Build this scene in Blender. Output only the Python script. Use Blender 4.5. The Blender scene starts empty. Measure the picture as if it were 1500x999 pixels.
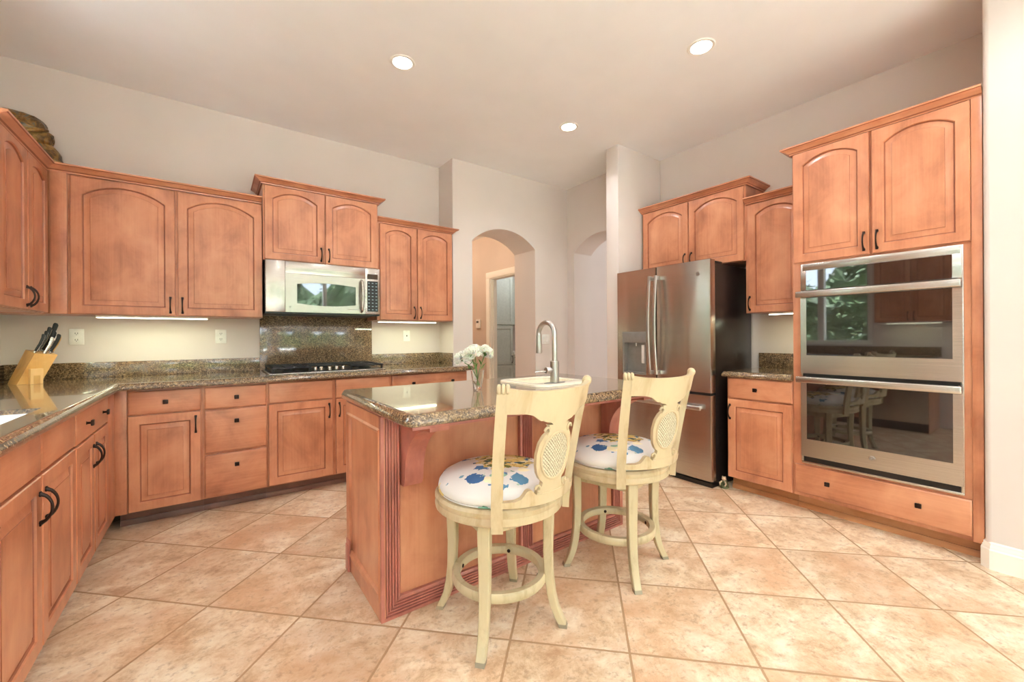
import bpy, bmesh, math, random
from mathutils import Vector, Matrix
random.seed(7)
S = bpy.context.scene
COL = S.collection
PI = math.pi

# ------------------------------------------------------------------ camera, world, exposure
YAW, ROLL, CAMZ, FPX = 0.62644, -0.00618, 1.17459, 606.344
cam = bpy.data.cameras.new('camera')
cam.sensor_width = 36.0
cam.lens = FPX * 36.0 / 1500.0
cam.shift_y = -(499.5 - 494.004) / 1500.0
cam.clip_start = 0.02
co = bpy.data.objects.new('camera', cam)
COL.objects.link(co)
_r0 = Vector((math.cos(YAW), -math.sin(YAW), 0)); _u0 = Vector((0, 0, 1)); _f = Vector((math.sin(YAW), math.cos(YAW), 0))
_r = _r0 * math.cos(ROLL) + _u0 * math.sin(ROLL)
_u = _u0 * math.cos(ROLL) - _r0 * math.sin(ROLL)
co.matrix_world = Matrix(((_r.x, _u.x, -_f.x, 0), (_r.y, _u.y, -_f.y, 0), (_r.z, _u.z, -_f.z, CAMZ), (0, 0, 0, 1)))
S.camera = co

w = bpy.data.worlds.new('sky'); S.world = w; w.use_nodes = True
wt = w.node_tree; bg = wt.nodes['Background']
bg.inputs['Color'].default_value = (0.72, 0.86, 1.0, 1); bg.inputs['Strength'].default_value = 7.0
S.view_settings.view_transform = 'Standard'; S.view_settings.look = 'None'
S.view_settings.gamma = 1.0; S.view_settings.use_curve_mapping = False
S.view_settings.exposure = 0.77
CAN_POWER, STRIP_POWER, HALL_POWER, CAN_RGB = 15.0, 2.3, 10.0, (0.95, 0.97, 1.0)
try:
    S.cycles.use_denoising = True
    S.cycles.denoising_input_passes = 'RGB_ALBEDO_NORMAL'; S.cycles.denoising_prefilter = 'ACCURATE'; S.cycles.denoising_quality = 'HIGH'
    S.cycles.max_bounces = 14; S.cycles.diffuse_bounces = 8; S.cycles.glossy_bounces = 6
    S.cycles.transmission_bounces = 8; S.cycles.transparent_max_bounces = 12
    S.cycles.sample_clamp_indirect = 8.0
except Exception:
    pass

def light(name, kind, loc, power, color=(1, 1, 1), size=0.1, size_y=None, rot=(0, 0, 0), spot=None):
    l = bpy.data.lights.new(name, kind); l.energy = power; l.color = color
    if kind == 'AREA':
        l.shape = 'RECTANGLE' if size_y else 'DISK'; l.size = size
        if size_y: l.size_y = size_y
    elif kind == 'SPOT':
        l.shadow_soft_size = size; l.spot_size = spot or 2.4; l.spot_blend = 0.6
    elif kind != 'SUN':
        l.shadow_soft_size = size
    o = bpy.data.objects.new(name, l); COL.objects.link(o); o.location = loc; o.rotation_euler = rot
    return o

sun = light('sun', 'SUN', (0, -6, 8), 60.0, (0.87, 0.94, 1.0), 0.01, rot=(-math.radians(10), math.radians(6), 0))
sun.data.angle = 0.01
# portals: guide the sampling of the sky through the window openings
def portal(loc, rot, sx, sy):
    o = light('window_portal', 'AREA', loc, 1.0, size=sx, size_y=sy, rot=rot)
    o.data.cycles.is_portal = True
portal((1.9, -3.58, 1.4), (PI / 2, 0, 0), 5.6, 2.5)
portal((-1.12, 2.33, 1.66), (0, -PI / 2, 0), 1.2, 1.24)
portal((-1.12, -1.4, 1.4), (0, -PI / 2, 0), 2.2, 2.4)

# ------------------------------------------------------------------ helpers
def lin(r, g, b):
    def c(x):
        x /= 255.0
        return x / 12.92 if x <= 0.04045 else ((x + 0.055) / 1.055) ** 2.4
    return (c(r), c(g), c(b), 1.0)

class N:
    """tiny node-graph helper"""
    def __init__(self, name):
        self.m = bpy.data.materials.new(name); self.m.use_nodes = True
        self.t = self.m.node_tree; self.b = self.t.nodes['Principled BSDF']
    def n(self, kind, **kw):
        x = self.t.nodes.new(kind)
        for k, v in kw.items(): setattr(x, k, v)
        return x
    def l(self, a, b): self.t.links.new(a, b)
    def set(self, **kw):
        for k, v in kw.items(): self.b.inputs[k.replace('_', ' ')].default_value = v
        return self
    def coords(self, scale=(1, 1, 1), rnd=0.0, kind='Object'):
        tc = self.n('ShaderNodeTexCoord'); mp = self.n('ShaderNodeMapping'); mp.inputs['Scale'].default_value = scale
        self.l(tc.outputs[kind], mp.inputs['Vector'])
        if rnd:
            oi = self.n('ShaderNodeObjectInfo'); mu = self.n('ShaderNodeMath', operation='MULTIPLY'); mu.inputs[1].default_value = rnd
            self.l(oi.outputs['Random'], mu.inputs[0]); self.l(mu.outputs[0], mp.inputs['Location'])
        return mp.outputs['Vector']
    def noise(self, vec, scale=5, detail=4, rough=0.55, dist=0.0):
        x = self.n('ShaderNodeTexNoise'); x.inputs['Scale'].default_value = scale; x.inputs['Detail'].default_value = detail
        x.inputs['Roughness'].default_value = rough; x.inputs['Distortion'].default_value = dist
        self.l(vec, x.inputs['Vector']); return x.outputs['Fac']
    def voro(self, vec, scale=5, feature='F1'):
        x = self.n('ShaderNodeTexVoronoi', feature=feature); x.inputs['Scale'].default_value = scale
        self.l(vec, x.inputs['Vector']); return x
    def ramp(self, fac, stops, interp='LINEAR'):
        x = self.n('ShaderNodeValToRGB'); r = x.color_ramp; r.interpolation = interp
        while len(r.elements) > 1: r.elements.remove(r.elements[-1])
        r.elements[0].position = stops[0][0]; r.elements[0].color = stops[0][1]
        for p, c in stops[1:]:
            e = r.elements.new(p); e.color = c
        self.l(fac, x.inputs['Fac']); return x.outputs['Color']
    def mix(self, fac, a, b, mode='MIX'):
        x = self.n('ShaderNodeMix', data_type='RGBA', blend_type=mode)
        for sock, v in ((x.inputs[0], fac), (x.inputs[6], a), (x.inputs[7], b)):
            if hasattr(v, 'links'): self.l(v, sock)
            else: sock.default_value = v
        return x.outputs[2]
    def math(self, op, a, b=None, clamp=False):
        x = self.n('ShaderNodeMath', operation=op, use_clamp=clamp)
        for i, v in enumerate((a, b)):
            if v is None: continue
            if hasattr(v, 'links'): self.l(v, x.inputs[i])
            else: x.inputs[i].default_value = v
        return x.outputs[0]
    def color(self, c): self.l(c, self.b.inputs['Base Color'])
    def bump(self, h, strength=0.2, dist=0.002):
        x = self.n('ShaderNodeBump'); x.inputs['Strength'].default_value = strength; x.inputs['Distance'].default_value = dist
        self.l(h, x.inputs['Height']); self.l(x.outputs['Normal'], self.b.inputs['Normal'])

def plain(name, rgb, rough=0.5, metal=0.0, var=0.06, scale=30, **kw):
    m = N(name); c = lin(*rgb)
    v = m.noise(m.coords(), scale, 3)
    d = tuple(x * (1 - var) for x in c[:3]) + (1,); e = tuple(min(1, x * (1 + var)) for x in c[:3]) + (1,)
    m.color(m.ramp(v, [(0.3, d), (0.7, e)]))
    m.set(Roughness=rough, Metallic=metal); m.set(**kw)
    return m.m

def wood(name, horiz=False, c0=(158, 97, 67), c1=(191, 126, 92), c2=(209, 149, 113), rough=0.32):
    m = N(name)
    sc = (0.35, 3.0, 3.0) if horiz else (3.0, 3.0, 0.35)
    v = m.coords(sc, 37.0)
    a = m.noise(v, 2.2, 6, 0.6, 0.6)
    sc2 = (1.2, 40, 40) if horiz else (40, 40, 1.2)
    b = m.noise(m.coords(sc2, 11.0), 2.0, 3, 0.6)
    blot = m.noise(m.coords((1, 1, 0.75) if not horiz else (0.75, 1, 1), 23.0), 5.5, 5, 0.55, 0.5)
    f = m.math('ADD', m.math('MULTIPLY', a, 0.34), m.math('ADD', m.math('MULTIPLY', b, 0.12), m.math('MULTIPLY', blot, 0.54)))
    col = m.ramp(f, [(0.36, lin(*c0)), (0.5, lin(*c1)), (0.66, lin(*c2))])
    m.color(col)
    m.set(Roughness=rough, Coat_Weight=0.25, Coat_Roughness=0.18)
    m.bump(b, 0.05, 0.001)
    return m.m

M = {}
M['wood'] = wood('maple_vertical_grain'); M['woodh'] = wood('maple_horizontal_grain', True)
M['woodpink'] = wood('maple_rosy_trim', False, (140, 80, 66), (172, 104, 88), (196, 130, 112), 0.4)
M['darktone'] = wood('maple_dark_tone', False, (128, 68, 42), (146, 82, 54), (160, 96, 66), 0.45)  # darker maple tone laid on door groove and crown moulding faces
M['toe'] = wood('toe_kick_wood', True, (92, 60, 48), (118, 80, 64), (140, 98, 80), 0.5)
M['toelight'] = wood('toe_moulding_wood', True, (150, 96, 56), (176, 118, 72), (196, 140, 94), 0.5)

def granite():
    m = N('granite_brown_gold'); v = m.coords()
    vo = m.voro(v, 210); vo2 = m.voro(v, 95)
    sep = m.n('ShaderNodeSeparateColor'); m.l(vo.outputs['Color'], sep.inputs[0])
    base = m.ramp(sep.outputs[0], [(0.0, lin(46, 38, 32)), (0.17, lin(88, 72, 56)), (0.38, lin(130, 106, 80)), (0.6, lin(154, 128, 98)), (0.8, lin(186, 162, 128)), (0.93, lin(70, 64, 62))], 'CONSTANT')
    sep2 = m.n('ShaderNodeSeparateColor'); m.l(vo2.outputs['Color'], sep2.inputs[0])
    spots = m.ramp(sep2.outputs[1], [(0.0, lin(84, 68, 50)), (0.5, lin(126, 102, 72)), (0.85, lin(168, 138, 96))], 'CONSTANT')
    m.color(m.mix(0.4, base, spots))
    m.set(Roughness=0.12, Specular_IOR_Level=0.6, Coat_Weight=0.7, Coat_Roughness=0.03)
    return m.m
M['granite'] = granite()

def floor_mat():
    m = N('diagonal_stone_tile'); T = 0.44935
    tc = m.n('ShaderNodeTexCoord'); sp = m.n('ShaderNodeSeparateXYZ'); m.l(tc.outputs['Object'], sp.inputs[0])
    x, y = sp.outputs[0], sp.outputs[1]; k = 1 / (math.sqrt(2) * T)
    a = m.math('SUBTRACT', m.math('MULTIPLY', m.math('ADD', x, y), k), 2.240 * k)
    b = m.math('SUBTRACT', m.math('MULTIPLY', m.math('SUBTRACT', x, y), k), 0.256 * k)
    fa, fb = m.math('FLOOR', a), m.math('FLOOR', b)
    ra, rb = m.math('SUBTRACT', a, fa), m.math('SUBTRACT', b, fb)
    def edge(r): return m.math('SUBTRACT', 0.5, m.math('ABSOLUTE', m.math('SUBTRACT', r, 0.5)))
    d = m.math('MINIMUM', edge(ra), edge(rb))
    dn = m.math('ADD', d, m.math('MULTIPLY', m.math('SUBTRACT', m.noise(tc.outputs['Object'], 60, 2), 0.5), 0.006))
    grout = m.math('SMOOTH_MIN', m.math('DIVIDE', dn, 0.011), 1.0)
    mr = m.n('ShaderNodeMapRange', interpolation_type='SMOOTHSTEP'); m.l(dn, mr.inputs['Value'])
    mr.inputs['From Min'].default_value = 0.0075; mr.inputs['From Max'].default_value = 0.0125
    tile = mr.outputs['Result']
    cid = m.n('ShaderNodeCombineXYZ'); m.l(fa, cid.inputs[0]); m.l(fb, cid.inputs[1])
    wn = m.n('ShaderNodeTexWhiteNoise', noise_dimensions='3D'); m.l(cid.outputs[0], wn.inputs['Vector'])
    sc = m.n('ShaderNodeVectorMath', operation='SCALE'); m.l(wn.outputs['Color'], sc.inputs[0]); sc.inputs['Scale'].default_value = 30
    # streaks follow the tile, about 25 degrees off the room
    mp = m.n('ShaderNodeMapping'); m.l(tc.outputs['Object'], mp.inputs['Vector']); mp.inputs['Rotation'].default_value = (0, 0, 0.35); mp.inputs['Scale'].default_value = (1.0, 1.12, 1)
    ad = m.n('ShaderNodeVectorMath', operation='ADD'); m.l(mp.outputs[0], ad.inputs[0]); m.l(sc.outputs[0], ad.inputs[1])
    n1 = m.noise(ad.outputs[0], 6.5, 9, 0.76, 0.3); n2 = m.noise(ad.outputs[0], 2.2, 5, 0.6, 0.3); n3 = m.noise(ad.outputs[0], 34, 4, 0.7)
    c = m.ramp(n1, [(0.34, lin(186, 150, 116)), (0.43, lin(213, 182, 148)), (0.51, lin(229, 205, 174)), (0.62, lin(243, 228, 203))])
    c = m.mix(m.ramp(n2, [(0.44, (0, 0, 0, 1)), (0.66, (0.8, 0.8, 0.8, 1))]), c, lin(204, 158, 120))
    c = m.mix(m.ramp(n3, [(0.53, (0, 0, 0, 1)), (0.70, (0.65, 0.65, 0.65, 1))]), c, lin(168, 134, 104))
    tone = m.math('ADD', m.math('MULTIPLY', wn.outputs['Value'], 0.16), 0.9)
    cc = m.n('ShaderNodeCombineColor'); [m.l(tone, cc.inputs[i]) for i in range(3)]
    c = m.mix(1.0, c, cc.outputs[0], 'MULTIPLY')
    m.color(m.mix(tile, lin(172, 138, 104), c))
    m.l(m.math('SUBTRACT', 0.62, m.math('MULTIPLY', tile, 0.3)), m.b.inputs['Roughness'])
    m.b.inputs['Specular IOR Level'].default_value = 0.35
    h = m.math('ADD', m.math('MULTIPLY', tile, 1.0), m.math('MULTIPLY', n1, 0.25))
    m.bump(h, 0.35, 0.003)
    return m.m
M['floor'] = floor_mat()

def paint(name, rgb, bump=0.12):
    m = N(name); v = m.coords()
    m.color(m.ramp(m.noise(v, 3, 2), [(0.3, lin(*[c * 0.985 for c in rgb])), (0.7, lin(*rgb))]))
    m.set(Roughness=0.75, Specular_IOR_Level=0.25)
    m.bump(m.noise(v, 130, 4, 0.6), bump, 0.002)
    return m.m
M['wall'] = paint('warm_greige_paint', (221, 211, 204)); M['ceiling'] = paint('ceiling_white_paint', (243, 243, 243), 0.2)
M['wallhall'] = paint('hall_tan_paint', (216, 200, 186)); M['trim'] = paint('white_trim_paint', (246, 242, 232), 0.02)

def steel(name, rgb=(206, 200, 194), rough=0.25, horiz=True, streak=0.1, wavy=False):
    m = N(name)
    v = m.coords((1.0, 1.0, 260) if horiz else (260, 260, 1.0))
    n = m.noise(v, 1.0, 3, 0.6)
    m.color(m.ramp(n, [(0.3, lin(*[c * (1 - streak) for c in rgb])), (0.7, lin(*rgb))]))
    m.set(Roughness=rough, Metallic=1.0)
    if wavy: m.bump(m.math('ADD', m.math('MULTIPLY', n, 0.004), m.noise(m.coords((1, 1, 0.2)), 5, 1, 0.4)), 0.5, 0.022)
    else: m.bump(n, 0.05, 0.0005)
    return m.m
M['steel'] = steel('brushed_stainless'); M['steelv'] = steel('brushed_stainless_vertical', (196, 188, 180), 0.27, True, 0.08, True)
M['chrome'] = plain('polished_nickel', (200, 195, 190), 0.3, 1.0, 0.02)
M['bronze'] = plain('dark_bronze_pull', (52, 40, 36), 0.35, 0.8, 0.2)
M['black'] = plain('black_enamel', (18, 18, 19), 0.3); M['blacksoft'] = plain('black_plastic', (24, 24, 26), 0.42)
M['fridgeside'] = plain('black_fridge_side', (34, 28, 26), 0.28)
M['darkglass'] = plain('dark_oven_glass', (30, 24, 22), 0.03, 0, 0.0, Specular_IOR_Level=0.9, Coat_Weight=1.0, Coat_Roughness=0.02)
M['castiron'] = plain('cast_iron', (26, 26, 27), 0.55); M['white'] = plain('white_plastic', (240, 238, 232), 0.35)
M['offwhite'] = plain('off_white_enamel', (246, 238, 216), 0.18); M['sinkwhite'] = plain('white_sink_enamel', (250, 250, 248), 0.2)
M['grayplate'] = plain('outlet_slot_grey', (90, 90, 90), 0.5); M['dispgray'] = plain('dispenser_grey', (140, 138, 134), 0.4, 0.3)
M['shaker'] = plain('sage_white_cabinet_paint', (196, 200, 188), 0.45)
M['bamboo'] = wood('bamboo', False, (176, 126, 60), (206, 158, 88), (222, 178, 112), 0.4)
M['bamboolight'] = wood('pale_bamboo', False, (205, 160, 96), (226, 184, 122), (236, 198, 140), 0.4)
M['leaf'] = plain('stem_green', (92, 130, 60), 0.5, 0, 0.25); M['petal'] = plain('white_petal', (252, 250, 240), 0.6, 0, 0.03, Subsurface_Weight=0.15)
M['keys'] = plain('keypad_print', (150, 170, 178), 0.5)
M['display'] = plain('amber_display', (60, 38, 22), 0.15)

def cream_paint(name, rgb, darktone):
    m = N(name); v = m.coords((1, 1, 0.35)); n = m.noise(v, 11, 5, 0.6, 0.4)
    glaze_streaks = m.noise(m.coords((30, 30, 1)), 3, 3, 0.6)  # streaky noise that picks where the antique glaze shows
    c = m.ramp(n, [(0.28, lin(*darktone)), (0.48, lin(*rgb)), (0.75, lin(*[min(255, c * 1.03) for c in rgb]))])
    m.color(m.mix(m.ramp(glaze_streaks, [(0.58, (0, 0, 0, 1)), (0.8, (0.2, 0.2, 0.2, 1))]), c, lin(*darktone)))
    m.set(Roughness=0.42, Specular_IOR_Level=0.4); return m.m
M['cream'] = cream_paint('antique_cream_paint', (197, 179, 144), (168, 141, 102))
M['creamleg'] = cream_paint('antique_cream_leg_paint', (196, 181, 146), (160, 140, 104))
M['foot'] = plain('worn_foot_cap', (150, 138, 116), 0.6)

def cane():
    m = N('woven_cane'); v = m.coords((1, 1, 1))
    wv = m.n('ShaderNodeTexWave', wave_type='BANDS', bands_direction='DIAGONAL'); wv.inputs['Scale'].default_value = 60; wv.inputs['Distortion'].default_value = 6; wv.inputs['Detail Scale'].default_value = 8
    m.l(v, wv.inputs['Vector'])
    ck = m.n('ShaderNodeTexChecker'); ck.inputs['Scale'].default_value = 130; m.l(v, ck.inputs['Vector'])
    f = m.math('MULTIPLY', wv.outputs['Fac'], m.math('ADD', m.math('MULTIPLY', ck.outputs['Fac'], 0.5), 0.5))
    m.color(m.ramp(f, [(0.05, lin(128, 116, 92)), (0.35, lin(206, 194, 160)), (0.8, lin(236, 228, 204))]))
    m.bump(f, 0.5, 0.003); m.set(Roughness=0.6); return m.m
M['cane'] = cane()

def fabric():
    m = N('floral_seat_fabric'); v0 = m.coords()
    wob = m.n('ShaderNodeTexNoise'); wob.inputs['Scale'].default_value = 22; wob.inputs['Detail'].default_value = 3; m.l(v0, wob.inputs['Vector'])
    sub = m.n('ShaderNodeVectorMath', operation='SUBTRACT'); m.l(wob.outputs['Color'], sub.inputs[0]); sub.inputs[1].default_value = (0.5, 0.5, 0.5)
    sc = m.n('ShaderNodeVectorMath', operation='SCALE'); m.l(sub.outputs[0], sc.inputs[0]); sc.inputs['Scale'].default_value = 0.075
    ad = m.n('ShaderNodeVectorMath', operation='ADD'); m.l(v0, ad.inputs[0]); m.l(sc.outputs[0], ad.inputs[1])
    v = ad.outputs[0]
    def layer(base, scale, size, cols, seedoff, prob):
        mp = m.n('ShaderNodeMapping'); m.l(v, mp.inputs['Vector']); mp.inputs['Location'].default_value = seedoff
        vo = m.voro(mp.outputs[0], scale); se = m.n('ShaderNodeSeparateColor'); m.l(vo.outputs['Color'], se.inputs[0])
        blob = m.math('LESS_THAN', vo.outputs['Distance'], size)
        on = m.math('MULTIPLY', blob, m.math('LESS_THAN', se.outputs[1], prob))
        pick = m.ramp(se.outputs[0], [(i / len(cols), lin(*c)) for i, c in enumerate(cols)], 'CONSTANT')
        return m.mix(on, base, pick)
    c = lin(232, 228, 222)
    c = layer(c, 7, 0.30, [(248, 236, 196), (242, 224, 150), (238, 226, 214)], (3, 1, 2), 0.55)
    c = layer(c, 10, 0.36, [(84, 122, 164), (150, 188, 164), (72, 108, 154), (104, 148, 178), (128, 170, 146)], (0.3, 0.2, 0.1), 0.7)
    c = layer(c, 19, 0.27, [(120, 160, 176), (166, 196, 176), (92, 128, 168)], (1.3, 2.2, 0.7), 0.32)
    # the yellow and olive flower head at the back of the seat
    sp = m.n('ShaderNodeSeparateXYZ'); m.l(v0, sp.inputs[0])
    dx = m.math('SUBTRACT', sp.outputs[0], 0.08); dy = m.math('SUBTRACT', sp.outputs[1], 0.05)
    rr = m.math('SQRT', m.math('ADD', m.math('MULTIPLY', dx, dx), m.math('MULTIPLY', dy, dy)))
    patch = m.math('LESS_THAN', m.math('ADD', rr, m.math('MULTIPLY', m.math('SUBTRACT', wob.outputs['Fac'], 0.5), 0.16)), 0.135)
    vo = m.voro(v, 42); se = m.n('ShaderNodeSeparateColor'); m.l(vo.outputs['Color'], se.inputs[0])
    head = m.ramp(se.outputs[0], [(0, lin(222, 196, 122)), (0.36, lin(232, 216, 172)), (0.55, lin(116, 122, 66)), (0.70, lin(206, 172, 100)), (0.82, lin(70, 88, 80)), (0.93, lin(70, 108, 146))], 'CONSTANT')
    c = m.mix(patch, c, head)
    m.color(c); m.set(Roughness=0.85, Specular_IOR_Level=0.15)
    m.bump(m.noise(v0, 500, 2), 0.1, 0.0006); return m.m
M['fabric'] = fabric()

def emit(name, rgb, strength):
    m = N(name); m.set(Base_Color=(*lin(*rgb)[:3], 1)); m.b.inputs['Emission Color'].default_value = lin(*rgb); m.b.inputs['Emission Strength'].default_value = strength
    return m.m
M['lens'] = emit('lamp_lens', (255, 248, 236), 9.0); M['strip'] = emit('led_strip', (252, 255, 238), 3.0)

def glassm(name, tint=(1, 1, 1), rough=0.0):
    m = N(name); m.set(Base_Color=(*tint, 1), Roughness=rough, IOR=1.45); m.b.inputs['Transmission Weight'].default_value = 1.0; return m.m
M['vaseglass'] = glassm('clear_glass', (0.97, 0.99, 0.98))
def pane():
    m = N('window_pane'); t = m.t; out = [n for n in t.nodes if n.type == 'OUTPUT_MATERIAL'][0]
    tr = m.n('ShaderNodeBsdfTransparent'); gl = m.n('ShaderNodeBsdfGlossy'); gl.inputs['Roughness'].default_value = 0.0
    mx = m.n('ShaderNodeMixShader'); mx.inputs[0].default_value = 0.06
    m.l(tr.outputs[0], mx.inputs[1]); m.l(gl.outputs[0], mx.inputs[2]); m.l(mx.outputs[0], out.inputs['Surface']); return m.m
M['pane'] = pane()
def sculpt_mat():
    m = N('aged_bronze_gold'); v = m.coords(); n = m.noise(v, 14, 5, 0.6, 0.8); vo = m.voro(v, 70)
    c = m.ramp(n, [(0.32, lin(52, 46, 40)), (0.45, lin(98, 74, 44)), (0.55, lin(150, 114, 58)), (0.64, lin(90, 104, 104)), (0.75, lin(196, 162, 84))])
    m.color(c); m.set(Metallic=0.65, Roughness=0.38); m.bump(vo.outputs['Distance'], 0.6, 0.006); return m.m
M['bronzegold'] = sculpt_mat()
M['frog'] = plain('mossy_glaze', (96, 100, 62), 0.3, 0, 0.6, 60); M['frogpale'] = plain('pale_glaze', (206, 176, 146), 0.35, 0, 0.2)
M['hedge'] = plain('hedge_leaf', (78, 98, 62), 0.6, 0, 0.5, 3); M['patio'] = plain('patio_concrete', (228, 226, 222), 0.8, 0, 0.08, 2)

class MB:
    def __init__(self): self.v = []; self.f = []; self.flat = False
    def add(self, vs, fs):
        o = len(self.v); self.v += [tuple(p) for p in vs]; self.f += [tuple(i + o for i in f) for f in fs]; return self
    def box(self, x0, x1, y0, y1, z0, z1, bev=0.0, seg=2):
        if bev <= 0:
            vs = [(x, y, z) for x in (x0, x1) for y in (y0, y1) for z in (z0, z1)]
            return self.add(vs, [(0, 1, 3, 2), (4, 6, 7, 5), (0, 4, 5, 1), (2, 3, 7, 6), (0, 2, 6, 4), (1, 5, 7, 3)])
        bm = bmesh.new(); bmesh.ops.create_cube(bm, size=1.0)
        for p in bm.verts: p.co = Vector(((x0 + x1) / 2 + p.co.x * (x1 - x0), (y0 + y1) / 2 + p.co.y * (y1 - y0), (z0 + z1) / 2 + p.co.z * (z1 - z0)))
        bmesh.ops.bevel(bm, geom=list(bm.edges), offset=bev, segments=seg, profile=0.5, affect='EDGES')
        bm.verts.index_update()
        self.add([p.co[:] for p in bm.verts], [[p.index for p in f.verts] for f in bm.faces]); bm.free(); return self
    def loft(self, loops, cap0=True, cap1=True, closed=True):
        n = len(loops[0]); o = len(self.v)
        for L in loops: self.v += [tuple(p) for p in L]
        m = n if closed else n - 1
        for i in range(len(loops) - 1):
            for j in range(m):
                k = (j + 1) % n
                self.f.append((o + i * n + j, o + i * n + k, o + (i + 1) * n + k, o + (i + 1) * n + j))
        if cap0: self.f.append(tuple(o + j for j in range(n))[::-1])
        if cap1: self.f.append(tuple(o + (len(loops) - 1) * n + j for j in range(n)))
        return self
    def lathe(self, prof, cx=0, cy=0, cz=0, n=32, axis='z', cap=True):
        loops = []
        for r, h in prof:
            L = []
            for k in range(n):
                a = 2 * PI * k / n; c, s = r * math.cos(a), r * math.sin(a)
                L.append({'z': (cx + c, cy + s, cz + h), 'x': (cx + h, cy + c, cz + s), 'y': (cx + s, cy + h, cz + c)}[axis])
            loops.append(L)
        return self.loft(loops, cap, cap)
    def tube(self, path, rad, n=10, flat=1.0):
        P = [Vector(p) for p in path]; R = rad if isinstance(rad, (list, tuple)) else [rad] * len(P)
        t0 = (P[1] - P[0]).normalized(); up = Vector((0, 0, 1)) if abs(t0.z) < 0.9 else Vector((1, 0, 0))
        nv = (up - t0 * up.dot(t0)).normalized(); loops = []
        for i, p in enumerate(P):
            t = ((P[min(i + 1, len(P) - 1)] - P[max(i - 1, 0)])).normalized()
            nv = (nv - t * nv.dot(t)).normalized(); b = t.cross(nv)
            loops.append([p + (nv * math.cos(2 * PI * k / n) + b * math.sin(2 * PI * k / n) * flat) * R[i] for k in range(n)])
        return self.loft(loops)
    def sweep(self, prof, path, side=1, ms=0.0, me=0.0, zbase=0.0):
        """prof: list of (out, up); path: xy points; out goes to the right-hand side * side"""
        P = [Vector((p[0], p[1])) for p in path]; loops = []
        nrm = []
        for i in range(len(P) - 1):
            t = (P[i + 1] - P[i]).normalized(); nrm.append(Vector((t.y, -t.x)) * side)
        for i, p in enumerate(P):
            if i == 0:
                t = (P[1] - P[0]).normalized(); m = nrm[0] + t * ms
            elif i == len(P) - 1:
                t = (P[-1] - P[-2]).normalized(); m = nrm[-1] - t * me
            else:
                m = (nrm[i - 1] + nrm[i]) / (1 + nrm[i - 1].dot(nrm[i]))
            loops.append([(p.x + m.x * o, p.y + m.y * o, zbase + u) for o, u in prof])
        return self.loft(loops)
    def ball(self, c, r, nu=16, nv=10):
        rx, ry, rz = r if isinstance(r, (tuple, list)) else (r, r, r)
        loops = []
        for i in range(1, nv):
            a = PI * i / nv
            loops.append([(c[0] + rx * math.sin(a) * math.cos(2 * PI * k / nu), c[1] + ry * math.sin(a) * math.sin(2 * PI * k / nu), c[2] - rz * math.cos(a)) for k in range(nu)])
        return self.loft(loops)
    def obj(self, name, mat, parent=None, smooth=35, mat2=None, faces2=()):
        me = bpy.data.meshes.new(name); bm = bmesh.new()
        vs = [bm.verts.new(p) for p in self.v]
        f2 = set(faces2)
        for k, f in enumerate(self.f):
            try:
                q = bm.faces.new([vs[i] for i in f])
                if k in f2: q.material_index = 1
            except ValueError: pass
        bmesh.ops.recalc_face_normals(bm, faces=bm.faces); bm.to_mesh(me); bm.free()
        me.materials.append(M[mat] if isinstance(mat, str) else mat)
        if mat2: me.materials.append(M[mat2])
        if smooth:
            me.polygons.foreach_set('use_smooth', [True] * len(me.polygons)); me.set_sharp_from_angle(angle=math.radians(smooth))
        o = bpy.data.objects.new(name, me); COL.objects.link(o)
        if parent: o.parent = parent
        return o

def thing(name, label, cat, loc=(0, 0, 0), rz=0.0, group=None):
    o = bpy.data.objects.new(name, None); COL.objects.link(o); o.empty_display_size = 0.1
    o.location = loc; o.rotation_euler = (0, 0, rz); o['label'] = label; o['category'] = cat
    if group: o['group'] = group
    return o
def tag(o, label, cat, group=None, kind=None):
    o['label'] = label; o['category'] = cat
    if group: o['group'] = group
    if kind: o['kind'] = kind
    return o
def struct(o): o['kind'] = 'structure'; return o
def copy_tree(o, parent=None):
    c = o.copy(); COL.objects.link(c)
    if parent: c.parent = parent
    for ch in list(o.children): copy_tree(ch, c)
    return c
def kids(o):
    r = []
    for c in o.children: r += [c] + kids(c)
    return r

def _door(self, t): return self.obj('door', 'wood', t, 35, 'darktone', self.f2)
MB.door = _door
# ------------------------------------------------------------------ room shell
XL, YW, XR, ZC = -1.10, 4.066, 3.783, 3.001
struct(MB().box(-1.3, 6.2, -3.8, 8.2, -0.12, 0.0).obj('floor', 'floor'))
struct(MB().box(-1.3, 6.2, -3.8, 4.2, ZC, ZC + 0.12).obj('ceiling', 'ceiling'))
struct(MB().box(-1.25, 1.983, YW, YW + 0.14, 0, ZC).obj('wall_back', 'wall'))

def wall_holes(a0, a1, z0, z1, holes):
    """rectangles (a, z) left over around the holes"""
    cells = []; xs = sorted({a0, a1, *[h[0] for h in holes], *[h[1] for h in holes]})
    for p, q in zip(xs[:-1], xs[1:]):
        cut = [h for h in holes if h[0] <= p and h[1] >= q]
        z = z0
        for h in sorted(cut, key=lambda h: h[2]):
            if h[2] > z: cells.append((p, q, z, h[2]))
            z = h[3]
        if z < z1: cells.append((p, q, z, z1))
    return cells
WL = [(1.72, 2.94, 1.04, 2.28), (-2.5, -0.3, 0.2, 2.6)]  # sink window, then an unseen opening added to bring in more daylight
b = MB()
for p, q, z0, z1 in wall_holes(-3.74, 4.2, 0, ZC, WL): b.box(XL - 0.14, XL, p, q, z0, z1)
struct(b.obj('wall_left', 'wall'))
WR = [(-0.7, 0.95, 0.06, 2.6), (1.2, 3.3, 0.06, 2.6), (3.5, 4.9, 0.5, 2.6)]  # outer two openings are unseen, added to widen the glass for frontal light
b = MB()
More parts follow.
